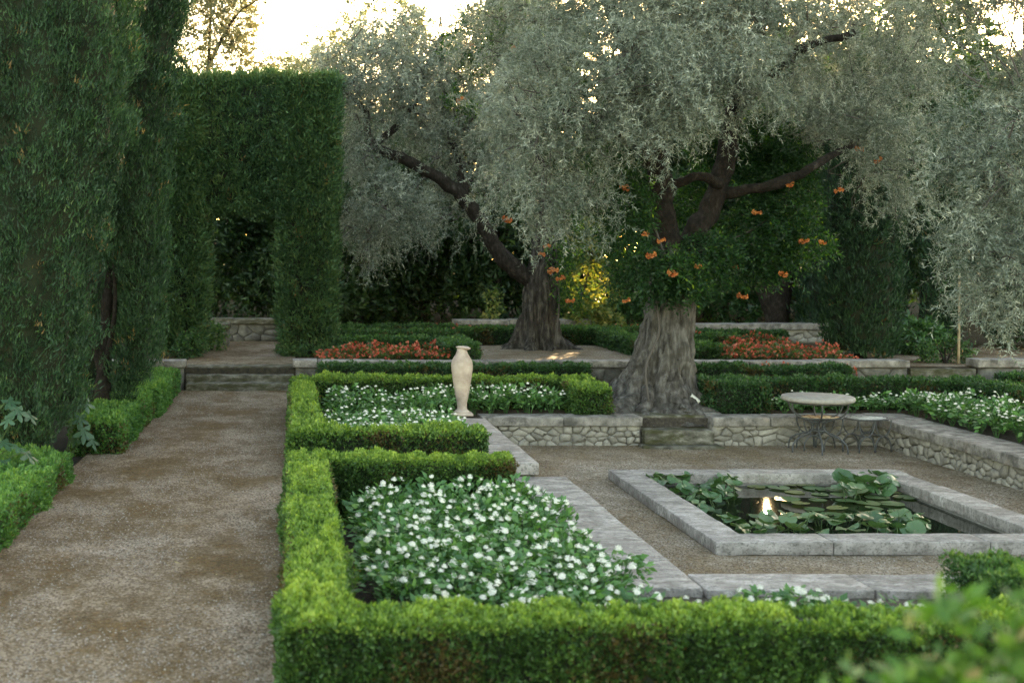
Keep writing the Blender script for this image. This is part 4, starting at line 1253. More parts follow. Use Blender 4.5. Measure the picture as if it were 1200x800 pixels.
DARK = 'dark dense evergreen of the wood behind the low hedges'
for (x, y, h, r) in ((-5.5, 31, 6.0, 2.0), (-2.6, 31.5, 5.4, 1.9), (-.4, 32.5, 5.2, 1.9), (1.6, 30.8, 4.4, 1.7), (3.4, 31.8, 5.4, 1.9), (5.2, 31.2, 6.4, 1.8), (2.4, 35, 6.0, 2.2), (-8.5, 30, 7, 2.3), (0.4, 36, 5.5, 2.2)):
    wood_tree(DARK, x, y, h, r, 2300, low=0.1, sparse=.3, L=.18, group='evergreens of the wood left of the leaning olive')
for (x, y, h, r) in ((7.4, 34.5, 8.5, 2.3), (10.2, 33.5, 9, 2.4), (12.4, 35.9, 9.5, 2.5), (15.5, 33.5, 8.4, 2.4), (18.5, 34, 7.5, 2.6), (22, 33, 7.4, 2.6), (8.8, 38.5, 10.5, 2.8), (14.2, 39.5, 10.5, 2.8), (19.5, 39, 8.2, 2.8)):
    wood_tree('tall dark broadleaf of the wood right of the big trunk', x, y, h, r, 2200, low=0.8, group='broadleaf trees of the wood right of the big trunk', sparse=.3, L=.24, W=.5)
for (x, y, h, r) in ((9.0, 30.2, 2.6, 1.3), (11.4, 30.8, 2.8, 1.4), (13.8, 30.0, 3.4, 1.5), (7.2, 31.2, 2.4, 1.3)):
    wood_tree('bushy undergrowth tree of the wood behind the far rubble wall', x, y, h, r, 800, low=0.05, mat='shrub', L=.16, trunk_r=.06, group='undergrowth behind the far rubble wall')
wood_tree('sunlit pale pine whose sparse crown shows above the clipped arch', px(245, 300, 44)[0], 44, 12.9, 3.0, 4200, 'pale_tree', 4.5, .20, .3, .20, None, .18, tint0=.42)
wood_tree('small golden tree crown just above the clipped arch', px(302, 300, 47)[0], 47, 9.2, 1.5, 1300, 'pale_tree', 5.0, .20, .4, .12, None, .2, tint0=.75)
wood_tree('feathery pale tree behind the right end of the clipped arch', px(400, 300, 40)[0], 40, 9.4, 1.9, 2000, 'pale_olive', 3.0, .18, .35, .12, None, .2, tint0=.55)
wood_tree('tall leafy tree filling the sky beyond the dark cypress column', px(1050, 300, 33)[0], 31.5, 9.4, 2.0, 1900, 'wood_leaf', 2.0, .22, .45, .16, None, .3, tint0=.7)
wood_tree('pale hazy tree between the arch and the leaning olive', px(350, 300, 42)[0], 42, 8.9, 2.0, 2000, 'pale_olive', 4.0, .18, .35, .12, None, .2, tint0=.5)
wood_tree('tall grey green tree standing behind the leaning olive', px(470, 300, 38)[0], 38, 9.9, 2.6, 2900, 'pale_olive', 2.0, .20, .35, .16, None, .3, tint0=.4)
wood_tree('grey green tree filling the gap between the two olives', px(590, 300, 36)[0], 36, 9.8, 2.4, 2600, 'pale_olive', 2.0, .20, .35, .16, None, .3, tint0=.35)
# a bare forked trunk seen beneath the big tree's branch
fk = thing('forked_tree', 'dark forked trunk standing behind the far rubble wall', 'tree', (px(915, 380, 28.5)[0], 28.5, UB))
bl = np.array(fk.location)
q = lambda x, y: np.array(px(x, y, 28.5)) - bl
tv, tf = join_geo([tube(smooth_path([q(912, 395), q(910, 370), q(915, 340), q(922, 290), q(925, 220), q(935, 130)], 24), np.linspace(.34, .14, 24), 12, .2), tube(smooth_path([q(908, 378), q(898, 350), q(884, 318), q(868, 250)], 18), np.linspace(.2, .08, 18), 10, .2)])
obj('trunk', mesh_np('trunk', tv, tf, M['dark_bark'], smooth=True), fk)
p, d = blob_points([eb(935, 120, 28.5, 70, 1.3, 60), eb(880, 180, 28.5, 60, 1.2, 50), eb(960, 60, 28.5, 80, 1.4, 60)], 1800, .3, .2)
v, f, t = twigs(p, d, 8, .4, .14, .4, tint0=.6)
obj('crown', mesh_np('crown', v - bl, f, M['vine'], t), fk)

# far wood that closes the view
p = np.stack([rng.uniform(-45, 70, 16000), rng.uniform(52, 60, 16000), rng.random(16000) ** 0.8], -1)
top = 5.2 + 2.2 * noise3(np.stack([p[:, 0], p[:, 0] * 0, p[:, 0] * 0], -1), 0.3) + np.clip((p[:, 0] - 8) * .35, 0, 4.5)
p[:, 2] = UB + p[:, 2] * top
k = keep_clear(p)
p = p[k]
v, f, t = twigs(p, unit(rng.normal(size=p.shape)), 4, 0.9, 0.55, 0.55, tri=True)
obj('distant_wood', mesh_np('distant_wood', v, f, M['wood_leaf'], t), label='distant dark wood closing the view behind the garden', cat='wood', kind='stuff')


# ------------------------------------------------------------------ shrubs
def shrub(name, label, cat, c, r, n, L, W, mat, nl=6, tl=0.16, stem=True, tint0=.45, droop=.05, blobs=None):
    o = thing(name, label, cat, c)
    c = np.array(c)
    bb = blobs or [(0, 0, r[2], r[0], r[1], r[2])]
    p, d = blob_points([(b[0] + c[0], b[1] + c[1], b[2] + c[2]) + tuple(b[3:]) for b in bb], n, 0.6, 0.1, 2.0)
    p[:, 2] = np.maximum(p[:, 2], c[2] + .02)
    v, f, t = twigs(p, d, nl, tl, L, W, droop=droop, tint0=tint0, mode=.9)
    obj('foliage', mesh_np('foliage', v - c, f, M[mat], t), o)
    if stem:
        tv, tf = join_geo([tube(smooth_path([(0, 0, -.05), (math.cos(k * 2.1) * r[0] * .2, math.sin(k * 2.1) * r[1] * .2, r[2] * .7), (math.cos(k * 2.1) * r[0] * .5, math.sin(k * 2.1) * r[1] * .5, r[2] * 1.5)], 8), np.linspace(.022, .006, 8), 6) for k in range(5)])
        obj('stems', mesh_np('stems', tv, tf, M['dark_bark']), o, kind='stuff')
    return o


shrub('ball_shrub', 'bright green ball shrub against the stone pier under the arch', 'shrub', (-1.72, 24.75, UB), (.33, .33, .28), 520, .06, .5, 'box_deep', tint0=.6)
shrub('ball_shrub', 'small rounded shrub at the foot of the arch leg beside the step', 'shrub', (-2.0, 23.0, UB), (.27, .3, .25), 420, .06, .5, 'box_deep', tint0=.4)
shrub('glossy_shrub', 'dark glossy broadleaf shrub beside the side path', 'shrub', px(1064, 414, 23.9)[:2] + (UB,), (.68, .5, .32), 620, .13, .42, 'shrub', 6, .22, tint0=.55)
shrub('ball_shrub', 'rounded box shrub at the foot of the thin stake', 'shrub', px(1108, 428, 21.75)[:2] + (UB,), (.44, .4, .24), 700, .06, .5, 'box_deep', tint0=.42)
shrub('blurred_shrub', 'fresh green shrub tips close in front of the near hedge', 'shrub', (1.06, 2.0, -0.02), (.34, .28, .8), 3000, .045, .5, 'near_shrub', 8, .12, tint0=.5,
      blobs=[(-.05, 0, 1.36, .17, .2, .30), (.21, .07, 1.38, .23, .22, .32), (-.20, -.07, 1.24, .12, .16, .30), (.08, 0, .8, .30, .26, .6), (.05, 0, .35, .25, .22, .35)])
# stake
st = thing('wooden_stake', 'thin pale wooden stake under the silvery olive', 'stake', px(1123, 420, 21.6)[:2] + (UB,))
tv, tf = tube([(0, 0, -.1), (0.01, 0, .4), (0.015, 0, .9), (.02, 0, 1.6)], [.026, .024, .022, .02], 8)
obj('pole', mesh_np('pole', tv, tf, M['stake'], smooth=True), st)
tv, tf = tube([(0.014 + .034 * math.cos(a), .034 * math.sin(a), .84) for a in np.linspace(0, 6.28, 14)], .006, 5)
obj('tie', mesh_np('tie', tv, tf, M['core']), st)


# broad-leaved plants at the left edge
def lobed_leaf():
    a = np.linspace(-math.pi * .93, math.pi * .93, 31)
    r = 0.5 + 0.26 * np.cos(a * 5) * (1 - .2 * np.abs(a) / math.pi) + .05 * np.cos(a * 15)
    x, y = np.cos(a) * r + .35, np.sin(a) * r * .95
    z = -0.25 * (np.abs(y)) ** 1.3 - .12 * x ** 2 + .03 * np.cos(a * 10)
    v = np.concatenate([[[0.02, 0, 0]], np.stack([x, y, z], -1)])
    k = np.arange(1, 31)
    f = np.stack([np.zeros(30, int), k, k + 1], -1)
    return v, f


lv, lf = lobed_leaf()
leaf_meshes = [mesh_np('leaf', lv * s, lf, M['bigleaf'], np.full(len(lf), tt)) for s, tt in ((.15, .2), (.18, .6), (.13, .9))]


def broad_plant(label, c, spots):
    o = thing('broad_leaved_plant', label, 'plant', c)
    parts = []
    for i, (x, y, z, az, tilt) in enumerate(spots):
        le = bpy.data.objects.new('leaf', leaf_meshes[i % 3])
        le.location = (x, y, z)
        le.rotation_euler = (random.uniform(-.3, .3), tilt, az)
        link(le, o)
        parts.append(tube(smooth_path([(x * .2, y * .2, 0), (x * .6, y * .6, z * .75), (x, y, z)], 8), .006, 5))
    tv, tf = join_geo(parts)
    obj('stems', mesh_np('stems', tv, tf, M['stem']), o, kind='stuff')


c0 = (-3.18, 11.75, -0.035)
broad_plant('broad lobed leaves standing up behind the near left hedge', c0,
            [(px(x, y, 11.7)[0] - c0[0], dy, px(x, y, 11.7)[2] - c0[2], az, tl) for x, y, dy, az, tl in ((5, 470, .1, -.6, .5), (18, 478, 0, -1.0, .6), (12, 488, -.1, -1.8, .7), (28, 485, .1, -.5, .7), (4, 515, -.1, -.9, .3), (22, 520, -.2, -.3, .3), (10, 535, -.25, -1.6, .4), (32, 528, -.1, -.8, .5), (0, 500, 0, 2.6, .4), (-10, 520, -.2, 2, .4), (14, 545, -.35, -1.2, .5))])
c0 = (-2.66, 13.55, -0.035)
broad_plant('broad leaves growing in the gap between the two left cypresses', c0,
            [(px(x, y, 13.5)[0] - c0[0], dy, max(.06, px(x, y, 13.5)[2] - c0[2]), az, tl) for x, y, dy, az, tl in ((93, 488, 0, -1.2, .9), (99, 500, -.1, -1.4, 1.0), (88, 512, 0, -1.9, .9), (104, 515, .1, -.7, .9), (96, 470, .1, -1.0, .7))])


# ------------------------------------------------------------------ flowers
def bloom_geo(r=0.0235, h=0.021, seed=0, n=26):
    """flat head of small white florets round a domed heart"""
    g = np.random.default_rng(seed)
    k = np.arange(n)
    q = np.sqrt((k + .5) / n) * .85
    a = k * 2.4 + seed
    c = np.stack([np.cos(a) * q * r, np.sin(a) * q * r, h * (1 - q ** 2)], -1) + g.normal(size=(n, 3)) * r * .06
    d = unit(np.stack([np.cos(a) * (.4 + q), np.sin(a) * (.4 + q), .8 - .9 * q], -1) + g.normal(size=(n, 3)) * .25)
    side = unit(np.cross(d, np.stack([np.cos(a) * q, np.sin(a) * q, np.full(n, .9)], -1)))
    v, f = rhombs(c - d * r * .12, d, r * .40, r * .42, side, fold=.2)
    th = np.linspace(0, 2 * np.pi, 7, endpoint=False)
    cv = np.concatenate([np.stack([.88 * r * np.cos(th), .88 * r * np.sin(th), np.full(7, .0 * h)], -1), np.array([[0, 0, h * .95]])])
    t = np.stack([np.arange(7), (np.arange(7) + 1) % 7, np.full(7, 7)], -1) + len(v)
    return np.concatenate([v, cv]), f, t


bloom_meshes = []
for k in range(4):
    v, q, t = bloom_geo(seed=k)
    bloom_meshes.append(mesh_np('bloom', v, [q, t], M['petal']))


def plant_foliage(r, h, n, L, seed, mat, W=.5, stems=7):
    g = np.random.default_rng(seed)
    a = g.uniform(0, 6.28, n)
    q = np.sqrt(g.random(n)) * r
    zt = h * (1 - .35 * (q / r) ** 2)
    z = zt * (0.35 + .65 * g.random(n) ** .6)
    p = np.stack([np.cos(a) * q, np.sin(a) * q, z], -1)
    d = unit(np.stack([np.cos(a), np.sin(a), np.full(n, .25)], -1) + g.normal(size=(n, 3)) * .45)
    ll = L * g.uniform(.7, 1.3, n)
    side = unit(np.cross(d, np.array([0, 0, 1.0]) + g.normal(size=(n, 3)) * .5))
    v, f = rhombs(p, d, ll, ll * W, side, fold=-.12)
    t = np.clip(.45 + .2 * g.normal(size=n), 0, 1)
    parts = []
    for k in range(stems):
        b = k * 2.4 + seed
        parts.append(tube(smooth_path([(0, 0, -.04), (math.cos(b) * r * .35, math.sin(b) * r * .35, h * .5), (math.cos(b) * r * .6, math.sin(b) * r * .6, h * .85)], 5), .004, 4, 0, False))
    sv, sf = join_geo(parts)
    return mesh_np('foliage', np.concatenate([v, sv]), np.concatenate([f, sf + len(v)]), mat, np.concatenate([t, np.full(len(sf), .3)]))


fol_near = [plant_foliage(.21, .29, 190, .068, s, M['flower_leaf']) for s in range(5)]
fol_mid = [plant_foliage(.21, .31, 130, .080, s + 20, M['flower_leaf']) for s in range(4)]


def blooms_joined(n, r, h, size, seed, mat, rr=.6):
    g = np.random.default_rng(seed)
    V, Q, T, m = [], [], [], 0
    for k in range(n):
        v, q, t = bloom_geo(size * g.uniform(.75, 1.2), size * .7, seed * 31 + k, 9)
        a, s = g.uniform(0, 6.28), math.sqrt(g.random()) * r
        v = v + np.array([math.cos(a) * s, math.sin(a) * s, h * (1.03 - .3 * (s / r) ** 2) + g.normal() * .025])
        V.append(v); Q.append(q + m); T.append(t + m); m += len(v)
    return mesh_np('blooms', np.concatenate(V), [np.concatenate(Q), np.concatenate(T)], mat)


bl_mid = [blooms_joined(8, .2, .33, .024, s, M['petal']) for s in range(5)]


def near_plant(x, y, z, label, group, hs=1.0, nb=6):
    o = thing('white_flower_plant', label, 'flowers', (x, y, z), random.uniform(0, 6.28), group)
    fo = bpy.data.objects.new('foliage', random.choice(fol_near))
    fo.scale = (1, 1, hs)
    link(fo, o)
    for k in range(nb):
        b = bpy.data.objects.new('bloom', random.choice(bloom_meshes))
        a, s = random.uniform(0, 6.28), math.sqrt(random.random()) * .19
        b.location = (math.cos(a) * s, math.sin(a) * s, hs * .27 * (1.06 - .3 * (s / .19) ** 2) + random.uniform(-.01, .03))
        b.rotation_euler = (random.uniform(-.35, .35), random.uniform(-.35, .35), random.uniform(0, 6))
        q = random.uniform(.75, 1.3)
        b.scale = (q, q, q * random.uniform(.8, 1.2))
        link(b, o)


GA = 'white flowers of the near bed'
LA = 'low white flowering plant in the near bed between hedge and lower slabs'
yy = 6.75
row = 0
while yy < 10.9:
    xx = 0.82 + (row % 2) * .15 + max(0, (7.4 - yy)) * .1
    while xx < 2.2 + (0.1 if yy < 9 else 0):
        near_plant(xx + random.uniform(-.07, .07), yy + random.uniform(-.06, .06), -.13, LA, GA, (.85 + (yy - 6.7) * .14) * random.uniform(.88, 1.12), random.choice((4, 6, 8, 9, 11)))
        xx += random.uniform(.27, .33)
    yy += .31
    row += 1
for k in range(9):
    near_plant(.62 + .1 * random.random(), 8.3 + .28 * k, -.13, LA, GA, random.uniform(1.0, 1.3), 5)
GB = 'white flowers behind the near hedge'
for x, y in ((2.35, 7.0), (2.6, 7.3), (2.8, 7.05), (2.95, 7.4), (3.1, 7.9), (3.35, 7.85), (3.25, 7.2), (3.6, 7.5), (3.75, 7.3), (2.55, 7.7), (4.02, 6.75), (3.9, 7.05), (4.3, 6.7), (3.05, 7.6), (3.45, 7.7), (3.85, 7.6), (2.75, 7.5)):
    near_plant(x, y, -.17, 'white flowering plant behind the near hedge in front of the slab edging', GB, random.uniform(.82, 1.0), random.choice((4, 5, 6, 7)))


def mid_plant(x, y, z, label, group, fol, blm, name='white_flower_plant', cat='flowers', s=1.0, hs=1.0):
    o = thing(name, label, cat, (x, y, z), random.uniform(0, 6.28), group)
    a = bpy.data.objects.new('foliage', random.choice(fol))
    b = bpy.data.objects.new('blooms', random.choice(blm))
    a.scale = b.scale = (s, s, hs)
    link(a, o)
    link(b, o, kind='stuff')


for i in range(7):
    for j in range(6):
        x, y = .52 + j * .27 + random.uniform(-.06, .06), 13.25 + i * .34 + random.uniform(-.06, .06)
        if x < 2.0:
            mid_plant(x, y, 0, 'white flowering plant in the middle bed left of the vase', 'white flowers left of the vase', fol_mid, bl_mid, hs=random.uniform(.85, 1.2))
for j in range(12):
    for i in range(2):
        mid_plant(.6 + j * .28 + random.uniform(-.06, .06), 17.3 + i * .28 + (.0 if j > 5 else -.6 + .4 * i) + random.uniform(-.04, .04), 0, 'white flowering plant before the hedge behind the vase', 'white flowers behind the vase', fol_mid, bl_mid, hs=random.uniform(.95, 1.35))
for j in range(11):
    mid_plant(7.1 + j * .26 + random.uniform(-.06, .06), 17.42 + random.uniform(-.06, .06), 0, 'white flowering plant behind the round garden table', 'white flowers behind the table', fol_mid, bl_mid, hs=random.uniform(.7, 1.0))
for i in range(15):
    for j in range(3):
        mid_plant(8.95 + j * .3 + random.uniform(-.07, .07), 17.1 - i * .33 + random.uniform(-.08, .08), 0, 'white flowering plant along the right court wall', 'white flowers along the right court wall', fol_mid, bl_mid, hs=random.uniform(.85, 1.35))

# red flowers of the upper beds
fol_red = [plant_foliage(.22, .30, 80, .075, s + 50, M['red_leaf']) for s in range(4)]


def red_blooms(seed):
    g = np.random.default_rng(seed)
    n = 24
    a, s = g.uniform(0, 6.28, n), np.sqrt(g.random(n)) * .22
    c = np.stack([np.cos(a) * s, np.sin(a) * s, .31 * (1 - .4 * (s / .22) ** 2) + g.normal(size=n) * .035 - .02], -1)
    c = np.repeat(c, 3, 0)
    d = unit(g.normal(size=(n * 3, 3)) + np.array([0, -.3, .5]))
    v, f = rhombs(c - d * .02, d, .058, .048)
    return mesh_np('blooms', v, f, M['red'], g.random(len(f)))


bl_red = [red_blooms(s) for s in range(5)]
for j in range(8):
    for i in range(4):
        mid_plant(.62 + j * .29 + random.uniform(-.06, .06), 21.45 + i * .4 + random.uniform(-.06, .06), UB - .01, 'red flowering plant in the upper bed between arch and vase', 'red flowers of the left upper bed', fol_red, bl_red, 'red_flower_plant', s=1.05, hs=random.uniform(.6, 1.2))
for j in range(10):
    for i in range(5):
        x, y = 7.85 + j * .25 + random.uniform(-.07, .07), 21.5 + i * .5 + random.uniform(-.06, .06)
        if x < 10.0:
            mid_plant(x, y, UB - .01, 'red flowering plant in the upper bed beside the dark cypress column', 'red flowers of the right upper bed', fol_red, bl_red, 'red_flower_plant', s=1.05, hs=random.uniform(.6, 1.3))
for j in range(10):
    mid_plant(1.0 + j * .27, 26.3 + random.uniform(-.2, .2), UB - .01, 'red flowering plant between the two far box rows', 'red flowers between the far box rows', fol_red, bl_red, 'red_flower_plant', hs=random.uniform(.9, 1.2))
for x in (3.3, 3.6, 4.0, 4.4, 4.8, 5.2, 7.3, 7.7, 8.2):
    mid_plant(x + random.uniform(-.1, .1), 27.2, UB - .01, 'red flowering plant behind the box hedge of the leaning olive', 'red flowers behind the leaning olive', fol_red, bl_red, 'red_flower_plant', s=1.1, hs=random.uniform(1.1, 1.5))
for x in (8.3, 8.7, 9.3, 9.7, 10.0):
    mid_plant(x, 25.0, UB - .01, 'red flowering plant before the far rubble wall', 'red flowers before the far rubble wall', fol_red, bl_red, 'red_flower_plant', s=1.1, hs=random.uniform(1.0, 1.4))
for x in (5.9, 6.15, 7.1, 8.2, 8.5, 9.2, 9.6):
    mid_plant(x, 20.68, 0.12, 'red flowering plant leaning on the upper wall coping', 'red flowers leaning on the upper wall', fol_red, bl_red, 'red_flower_plant', s=.6, hs=random.uniform(.9, 1.1))

# ------------------------------------------------------------------ vase
vz = thing('stone_vase', 'tall pale terracotta vase with a chipped rim on the slab walk', 'vase', (2.385, 17.0, Z_C + .002))
v, f = block(-.145, .145, -.145, .145, 0, .035, .003, .008, .1)
obj('plinth', mesh_np('plinth', v, f, M['vase'], smooth=True), vz)
prof = [(.0, .033), (.112, .034), (.112, .05), (.098, .062), (.078, .075), (.070, .10), (.069, .135), (.074, .150), (.070, .163), (.075, .19), (.090, .26), (.108, .36), (.126, .47), (.141, .57), (.151, .65), (.154, .70), (.148, .745), (.132, .79), (.108, .83),
        (.087, .865), (.075, .90), (.070, .935), (.072, .945), (.095, .958), (.098, .967), (.090, .974), (.060, .968), (.055, .93), (.06, .88), (.09, .80), (.0, .70)]
v, f = lathe(prof, 48)
th = np.arctan2(v[:, 1], v[:, 0])
rad = np.hypot(v[:, 0], v[:, 1])
lip = (v[:, 2] > .94) & (rad > .06)
drop = np.exp(-((th + .5) / .7) ** 2)
v[lip, 2] -= .022 * drop[lip]
sc = np.where(lip, 1 + .30 * drop - .22 * np.exp(-((np.abs(th) - 2.6) / .6) ** 2), 1)
v[:, :2] *= sc[:, None]
v[:, :2] *= (1 + .010 * noise3(v, 6))[:, None]
obj('vessel', mesh_np('vessel', v, f, M['vase'], smooth=True), vz)

# ------------------------------------------------------------------ table and chairs
TX, TY = 7.12, 16.25
tb = thing('garden_table', 'round stone topped garden table on curved iron legs', 'table', (TX, TY, Z_T))
v, f = lathe([(0, .685), (.44, .685), (.462, .692), (.468, .715), (.464, .742), (.45, .750), (0, .752)], 56)
obj('table_top', mesh_np('table_top', v, f, M['tabletop'], smooth=False), tb)
for k in range(6):
    a = k * math.pi / 3 + .25
    prof = [(.39, .69), (.40, .62), (.33, .50), (.16, .425), (.085, .37), (.085, .30), (.15, .245), (.30, .19), (.385, .11), (.40, 0.0)]
    pts = [(math.cos(a) * r, math.sin(a) * r, z) for r, z in prof]
    tv, tf = tube(smooth_path(pts, 34), .0115, 8)
    obj('leg', mesh_np('leg', tv, tf, M['iron'], smooth=True), tb)
for nm, r, z, w in (('ring', .40, .672, .012), ('ring', .092, .40, .012), ('ring', .092, .285, .012)):
    tv, tf = tube([(math.cos(a) * r, math.sin(a) * r, z) for a in np.linspace(0, 2 * math.pi, 40)], w, 6, 0, False)
    obj(nm, mesh_np(nm, tv, tf, M['iron'], smooth=True), tb)


def stool(label, loc, rz, smat):
    o = thing('garden_stool', label, 'stool', loc, rz)
    for sy in (-.16, .16):
        for sx in (-.13, .13):
            u = [(sx + .125 * math.cos(a), sy, .43 - .22 * math.sin(a)) for a in np.linspace(0, math.pi, 18)]
            tv, tf = tube(u, .010, 7)
            obj('upper_loop', mesh_np('upper_loop', tv, tf, M['iron'], smooth=True), o)
            u = [(sx + .125 * math.cos(a), sy, .215 * math.sin(a) ** .8) for a in np.linspace(0, math.pi, 18)]
            tv, tf = tube(u, .010, 7)
            obj('leg_loop', mesh_np('leg_loop', tv, tf, M['iron'], smooth=True), o)
    for sx in (-.13, .13):
        tv, tf = tube([(sx, -.16, .212), (sx, 0, .212), (sx, .16, .212)], .009, 6)
        obj('stretcher', mesh_np('stretcher', tv, tf, M['iron'], smooth=True), o)
    fr = [(.28 * math.copysign(abs(math.cos(a)) ** .75, math.cos(a)), .20 * math.copysign(abs(math.sin(a)) ** .75, math.sin(a)), .442) for a in np.linspace(0, 2 * math.pi, 40)]
    tv, tf = tube(fr, .012, 6, 0, False)
    obj('seat_rim', mesh_np('seat_rim', tv, tf, M['iron'], smooth=True), o)
    for k in range(-4, 5):
        for sg in (-1, 1):
            # diagonal slats of the lattice seat
            cx = k * .085
            pts = []
            for t_ in np.linspace(-1, 1, 21):
                x, y = cx + sg * t_ * .2, t_ * .2
                if abs(x / .27) ** 2.2 + abs(y / .19) ** 2.2 <= 1.0:
                    pts.append((x, y))
            if len(pts) > 2:
                (xa, ya), (xb, yb) = pts[0], pts[-1]
                dx, dy = xb - xa, yb - ya
                l = math.hypot(dx, dy)
                nx, ny = -dy / l * .011, dx / l * .011
                z0, z1 = (.440, .446) if sg > 0 else (.4465, .452)
                v = np.array([(xa + nx, ya + ny, z0), (xa - nx, ya - ny, z0), (xb - nx, yb - ny, z0), (xb + nx, yb + ny, z0), (xa + nx, ya + ny, z1), (xa - nx, ya - ny, z1), (xb - nx, yb - ny, z1), (xb + nx, yb + ny, z1)])
                f = np.array([[0, 3, 2, 1], [4, 5, 6, 7], [0, 1, 5, 4], [1, 2, 6, 5], [2, 3, 7, 6], [3, 0, 4, 7]])
                obj('slat', mesh_np('slat', v, f, smat), o)
    return o


stool('iron garden stool with a grey lattice seat beside the round table', (7.80, 16.28, Z_T), .25, M['seat'])
stool('iron garden stool with a lattice seat coloured as if sunlit under the round table', (7.2, 16.38, Z_T), -.1, M['sunlit_seat'])

# garden spotlight on the roots
sp = thing('garden_spotlight', 'small white spotlight on a spike at the big trunk foot', 'lamp', (px(814, 470, 17.6)[0], 17.6, 0.0))
v, f = lathe([(0, -.08), (.030, -.08), (.036, -.06), (.036, .07), (.040, .08), (.036, .082), (.034, .06), (0, .06)], 20)
rot = np.array(Matrix.Rotation(R(-52), 3, 'Y'))
v = v @ rot.T + np.array([0, 0, .20])
obj('housing', mesh_np('housing', v, f, M['white_metal'], smooth=True), sp)
tv, tf = tube([(0, 0, -.08), (0, 0, .06), (.02, 0, .17)], .009, 6)
obj('spike', mesh_np('spike', tv, tf, M['white_metal']), sp)
v, f = lathe([(0, .066), (.034, .066), (.034, .07), (0, .07)], 16)
v = v @ rot.T + np.array([0, 0, .20])
obj('lens', mesh_np('lens', v, f, M['lamp_glass']), sp)


# ------------------------------------------------------------------ water lilies
def pad_geo(kind, seed):
    g = np.random.default_rng(seed)
    k = 22
    a = np.linspace(.16, 2 * math.pi - .16, k)
    rings = [np.zeros((k, 3))]
    for q in (.45, .8, 1.0):
        r = q * (1 + .05 * np.cos(a * 3 + seed) + .025 * g.normal(size=k) * (q == 1))
        x, y = r * np.cos(a), r * np.sin(a)
        if kind == 'flat':
            z = .012 * np.cos(a * 4 + seed) * q + .02 * (q == 1)
        elif kind == 'cup':
            z = .32 * q ** 2 + .07 * np.cos(a * 5 + seed) * q
        else:
            z = -.38 * y ** 2 * np.sign(1) + .07 * np.cos(a * 4 + seed) * q + .12 * x
        rings.append(np.stack([x, y, np.broadcast_to(z, (k,))], -1))
    v = np.concatenate(rings)
    i = np.arange(3)[:, None] * k
    j = np.arange(k - 1)[None]
    f = np.stack([i + j, i + j + 1, i + k + j + 1, i + k + j], -1).reshape(-1, 4)
    return v, f[k - 1:] if False else f


pads = {}
for kind in ('flat', 'cup', 'fold'):
    for s in range(4):
        v, f = pad_geo(kind, s)
        pads[kind, s] = mesh_np('leaf', v, f, M['pad'], np.full(len(f), {'flat': (.45, .65, .75, .92), 'cup': (.25, .4, .55, .7), 'fold': (.2, .35, .5, .65)}[kind][s]), smooth=True)
WZ = -0.368


def lily(label, c, spots):
    o = thing('water_lily', label, 'water lily', (c[0], c[1], WZ))
    stems = []
    for (x, y, z, r, kind) in spots:
        le = bpy.data.objects.new('leaf', pads[kind, random.randrange(4)])
        le.location = (x - c[0], y - c[1], z)
        le.scale = (r, r, r)
        tl = .06 if kind == 'flat' else .55
        if z < .02:
            tl = 0.015
        le.rotation_euler = (random.uniform(-tl, tl), random.uniform(-tl, tl), random.uniform(0, 6.28))
        link(le, o)
        if z > .03:
            stems.append(tube(smooth_path([(x - c[0] + random.uniform(-.06, .06), y - c[1] + random.uniform(-.05, .05), -.03), (x - c[0], y - c[1], z * .6), (x - c[0], y - c[1], z)], 6), .005, 5))
    if stems:
        tv, tf = join_geo(stems)
        obj('stems', mesh_np('stems', tv, tf, M['stem']), o, kind='stuff')


def on_water(x, y, h=0.0):
    """photo px -> point at height h over the water"""
    Y = F * (CH - WZ - h) / (y - VY)
    return (x - VX) * Y / F, Y


def scatter(spots_px, hr, rr, kinds):
    out = []
    for (x, y) in spots_px:
        h = random.uniform(*hr)
        X, Y = on_water(x, y, h)
        X = min(max(X, PX0 + PW - .10), PX1 - PW + .02)
        Y = min(max(Y, PY0 + PW - .02), PY1 - PW + .02)
        out.append((X, Y, h, random.uniform(*rr), random.choice(kinds)))
    return out


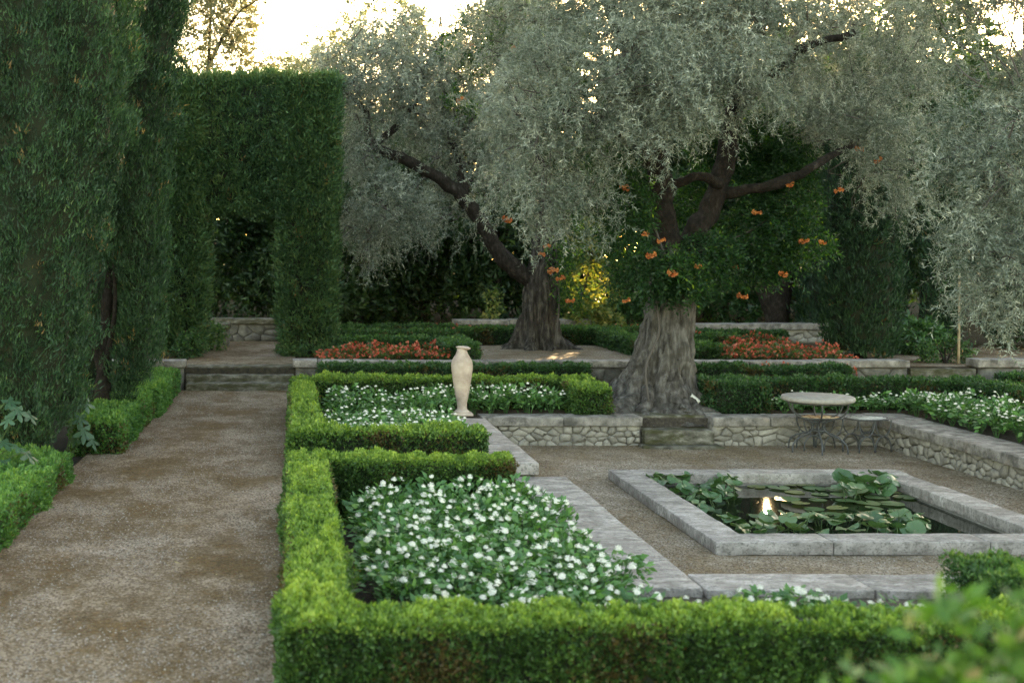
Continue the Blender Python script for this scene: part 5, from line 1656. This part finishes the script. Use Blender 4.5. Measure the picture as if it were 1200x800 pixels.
U = random.uniform
SA = [(U(762, 800), U(553, 566)) for _ in range(14)] + [(U(790, 862), U(558, 582)) for _ in range(30)] + [(U(810, 860), U(580, 604)) for _ in range(9)]
lily('water lily with upright curled leaves spilling over the pond corner coping', on_water(815, 575), scatter(SA, (.06, .14), (.065, .10), ('cup', 'fold', 'fold')))
SB = [(850 + i * 4.0 + U(-4, 4), U(600, 622)) for i in range(54)]
lily('water lily crowding the near side of the pond with upright leaves', on_water(930, 615), scatter(SB, (.05, .17), (.06, .10), ('cup', 'fold', 'fold')))
SD = [(U(985, 1050), U(551, 574)) for _ in range(26)]
lily('water lily with tall leaves at the far corner of the pond', on_water(1018, 570), scatter(SD, (.05, .17), (.08, .12), ('cup', 'fold')))
SE = [(U(1040, 1085), U(604, 624)) for _ in range(14)]
lily('pale water lily leaves under the near right pond coping', on_water(1060, 618), scatter(SE, (.02, .12), (.08, .11), ('cup', 'fold')))
SF = []
for _ in range(400):
    x, y = U(872, 1075), U(562, 606)
    if 858 < x < 918 and y > 574:
        continue
    if x + (y - 562) * .2 > 1075 - (606 - y) * .3:
        continue
    if all(((x - a) / 24) ** 2 + ((y - b) / 6.5) ** 2 > 1 for a, b in SF):
        SF.append((x, y))
lily('water lily with flat pads floating in the middle of the pond', on_water(980, 585), [(X, Y, .006 + .0015 * i % .02, r, 'flat') for i, (X, Y, h, r, k) in enumerate(scatter(SF, (0, 0), (.09, .14), ('flat',)))])


# ------------------------------------------------------------------ fallen leaves on the walks
def fallen(n, x0, x1, y0, y1, z):
    # more of them along the edges of the walk
    u = rng.random(n)
    u = np.where(rng.random(n) < .6, np.where(u < .5, u ** 1.6 * .5, 1 - (1 - u) ** 1.6 * .5), u)
    return np.stack([x0 + (x1 - x0) * u, y0 + (y1 - y0) * rng.random(n) ** 1.3, np.full(n, z + .012)], -1)


p = np.concatenate([fallen(420, -2.3, -.05, 5.5, 20.3, 0.0), fallen(160, 2.9, 8.15, 9.1, 16.6, Z_T), fallen(50, 3.3, 6.5, 21.3, 25.5, Z_U), fallen(40, -1.9, 0, 21.4, 27, Z_U)])
p = p[~((p[:, 0] > PX0 - .03) & (p[:, 0] < PX1 + .03) & (p[:, 1] > PY0 - .03) & (p[:, 1] < PY1 + .03))]
d = unit(rng.normal(size=p.shape) * np.array([1, 1, .12]))
v, f = rhombs(p, d, rng.uniform(.02, .05, len(p)), rng.uniform(.008, .018, len(p)), unit(np.cross(d, np.array([0, 0, 1.0]) + rng.normal(size=p.shape) * .25)), fold=.15)
M['dry'] = leaf_mat('dry_leaves', [(0, (0.05, 0.03, 0.015)), (0.5, (0.14, 0.09, 0.04)), (1, (0.30, 0.24, 0.12))], .15, .8)
obj('fallen_leaves', mesh_np('fallen_leaves', v, f, M['dry'], rng.random(len(f))), label='dry brown fallen leaves strewn over the gravel walks', cat='leaves', kind='stuff')
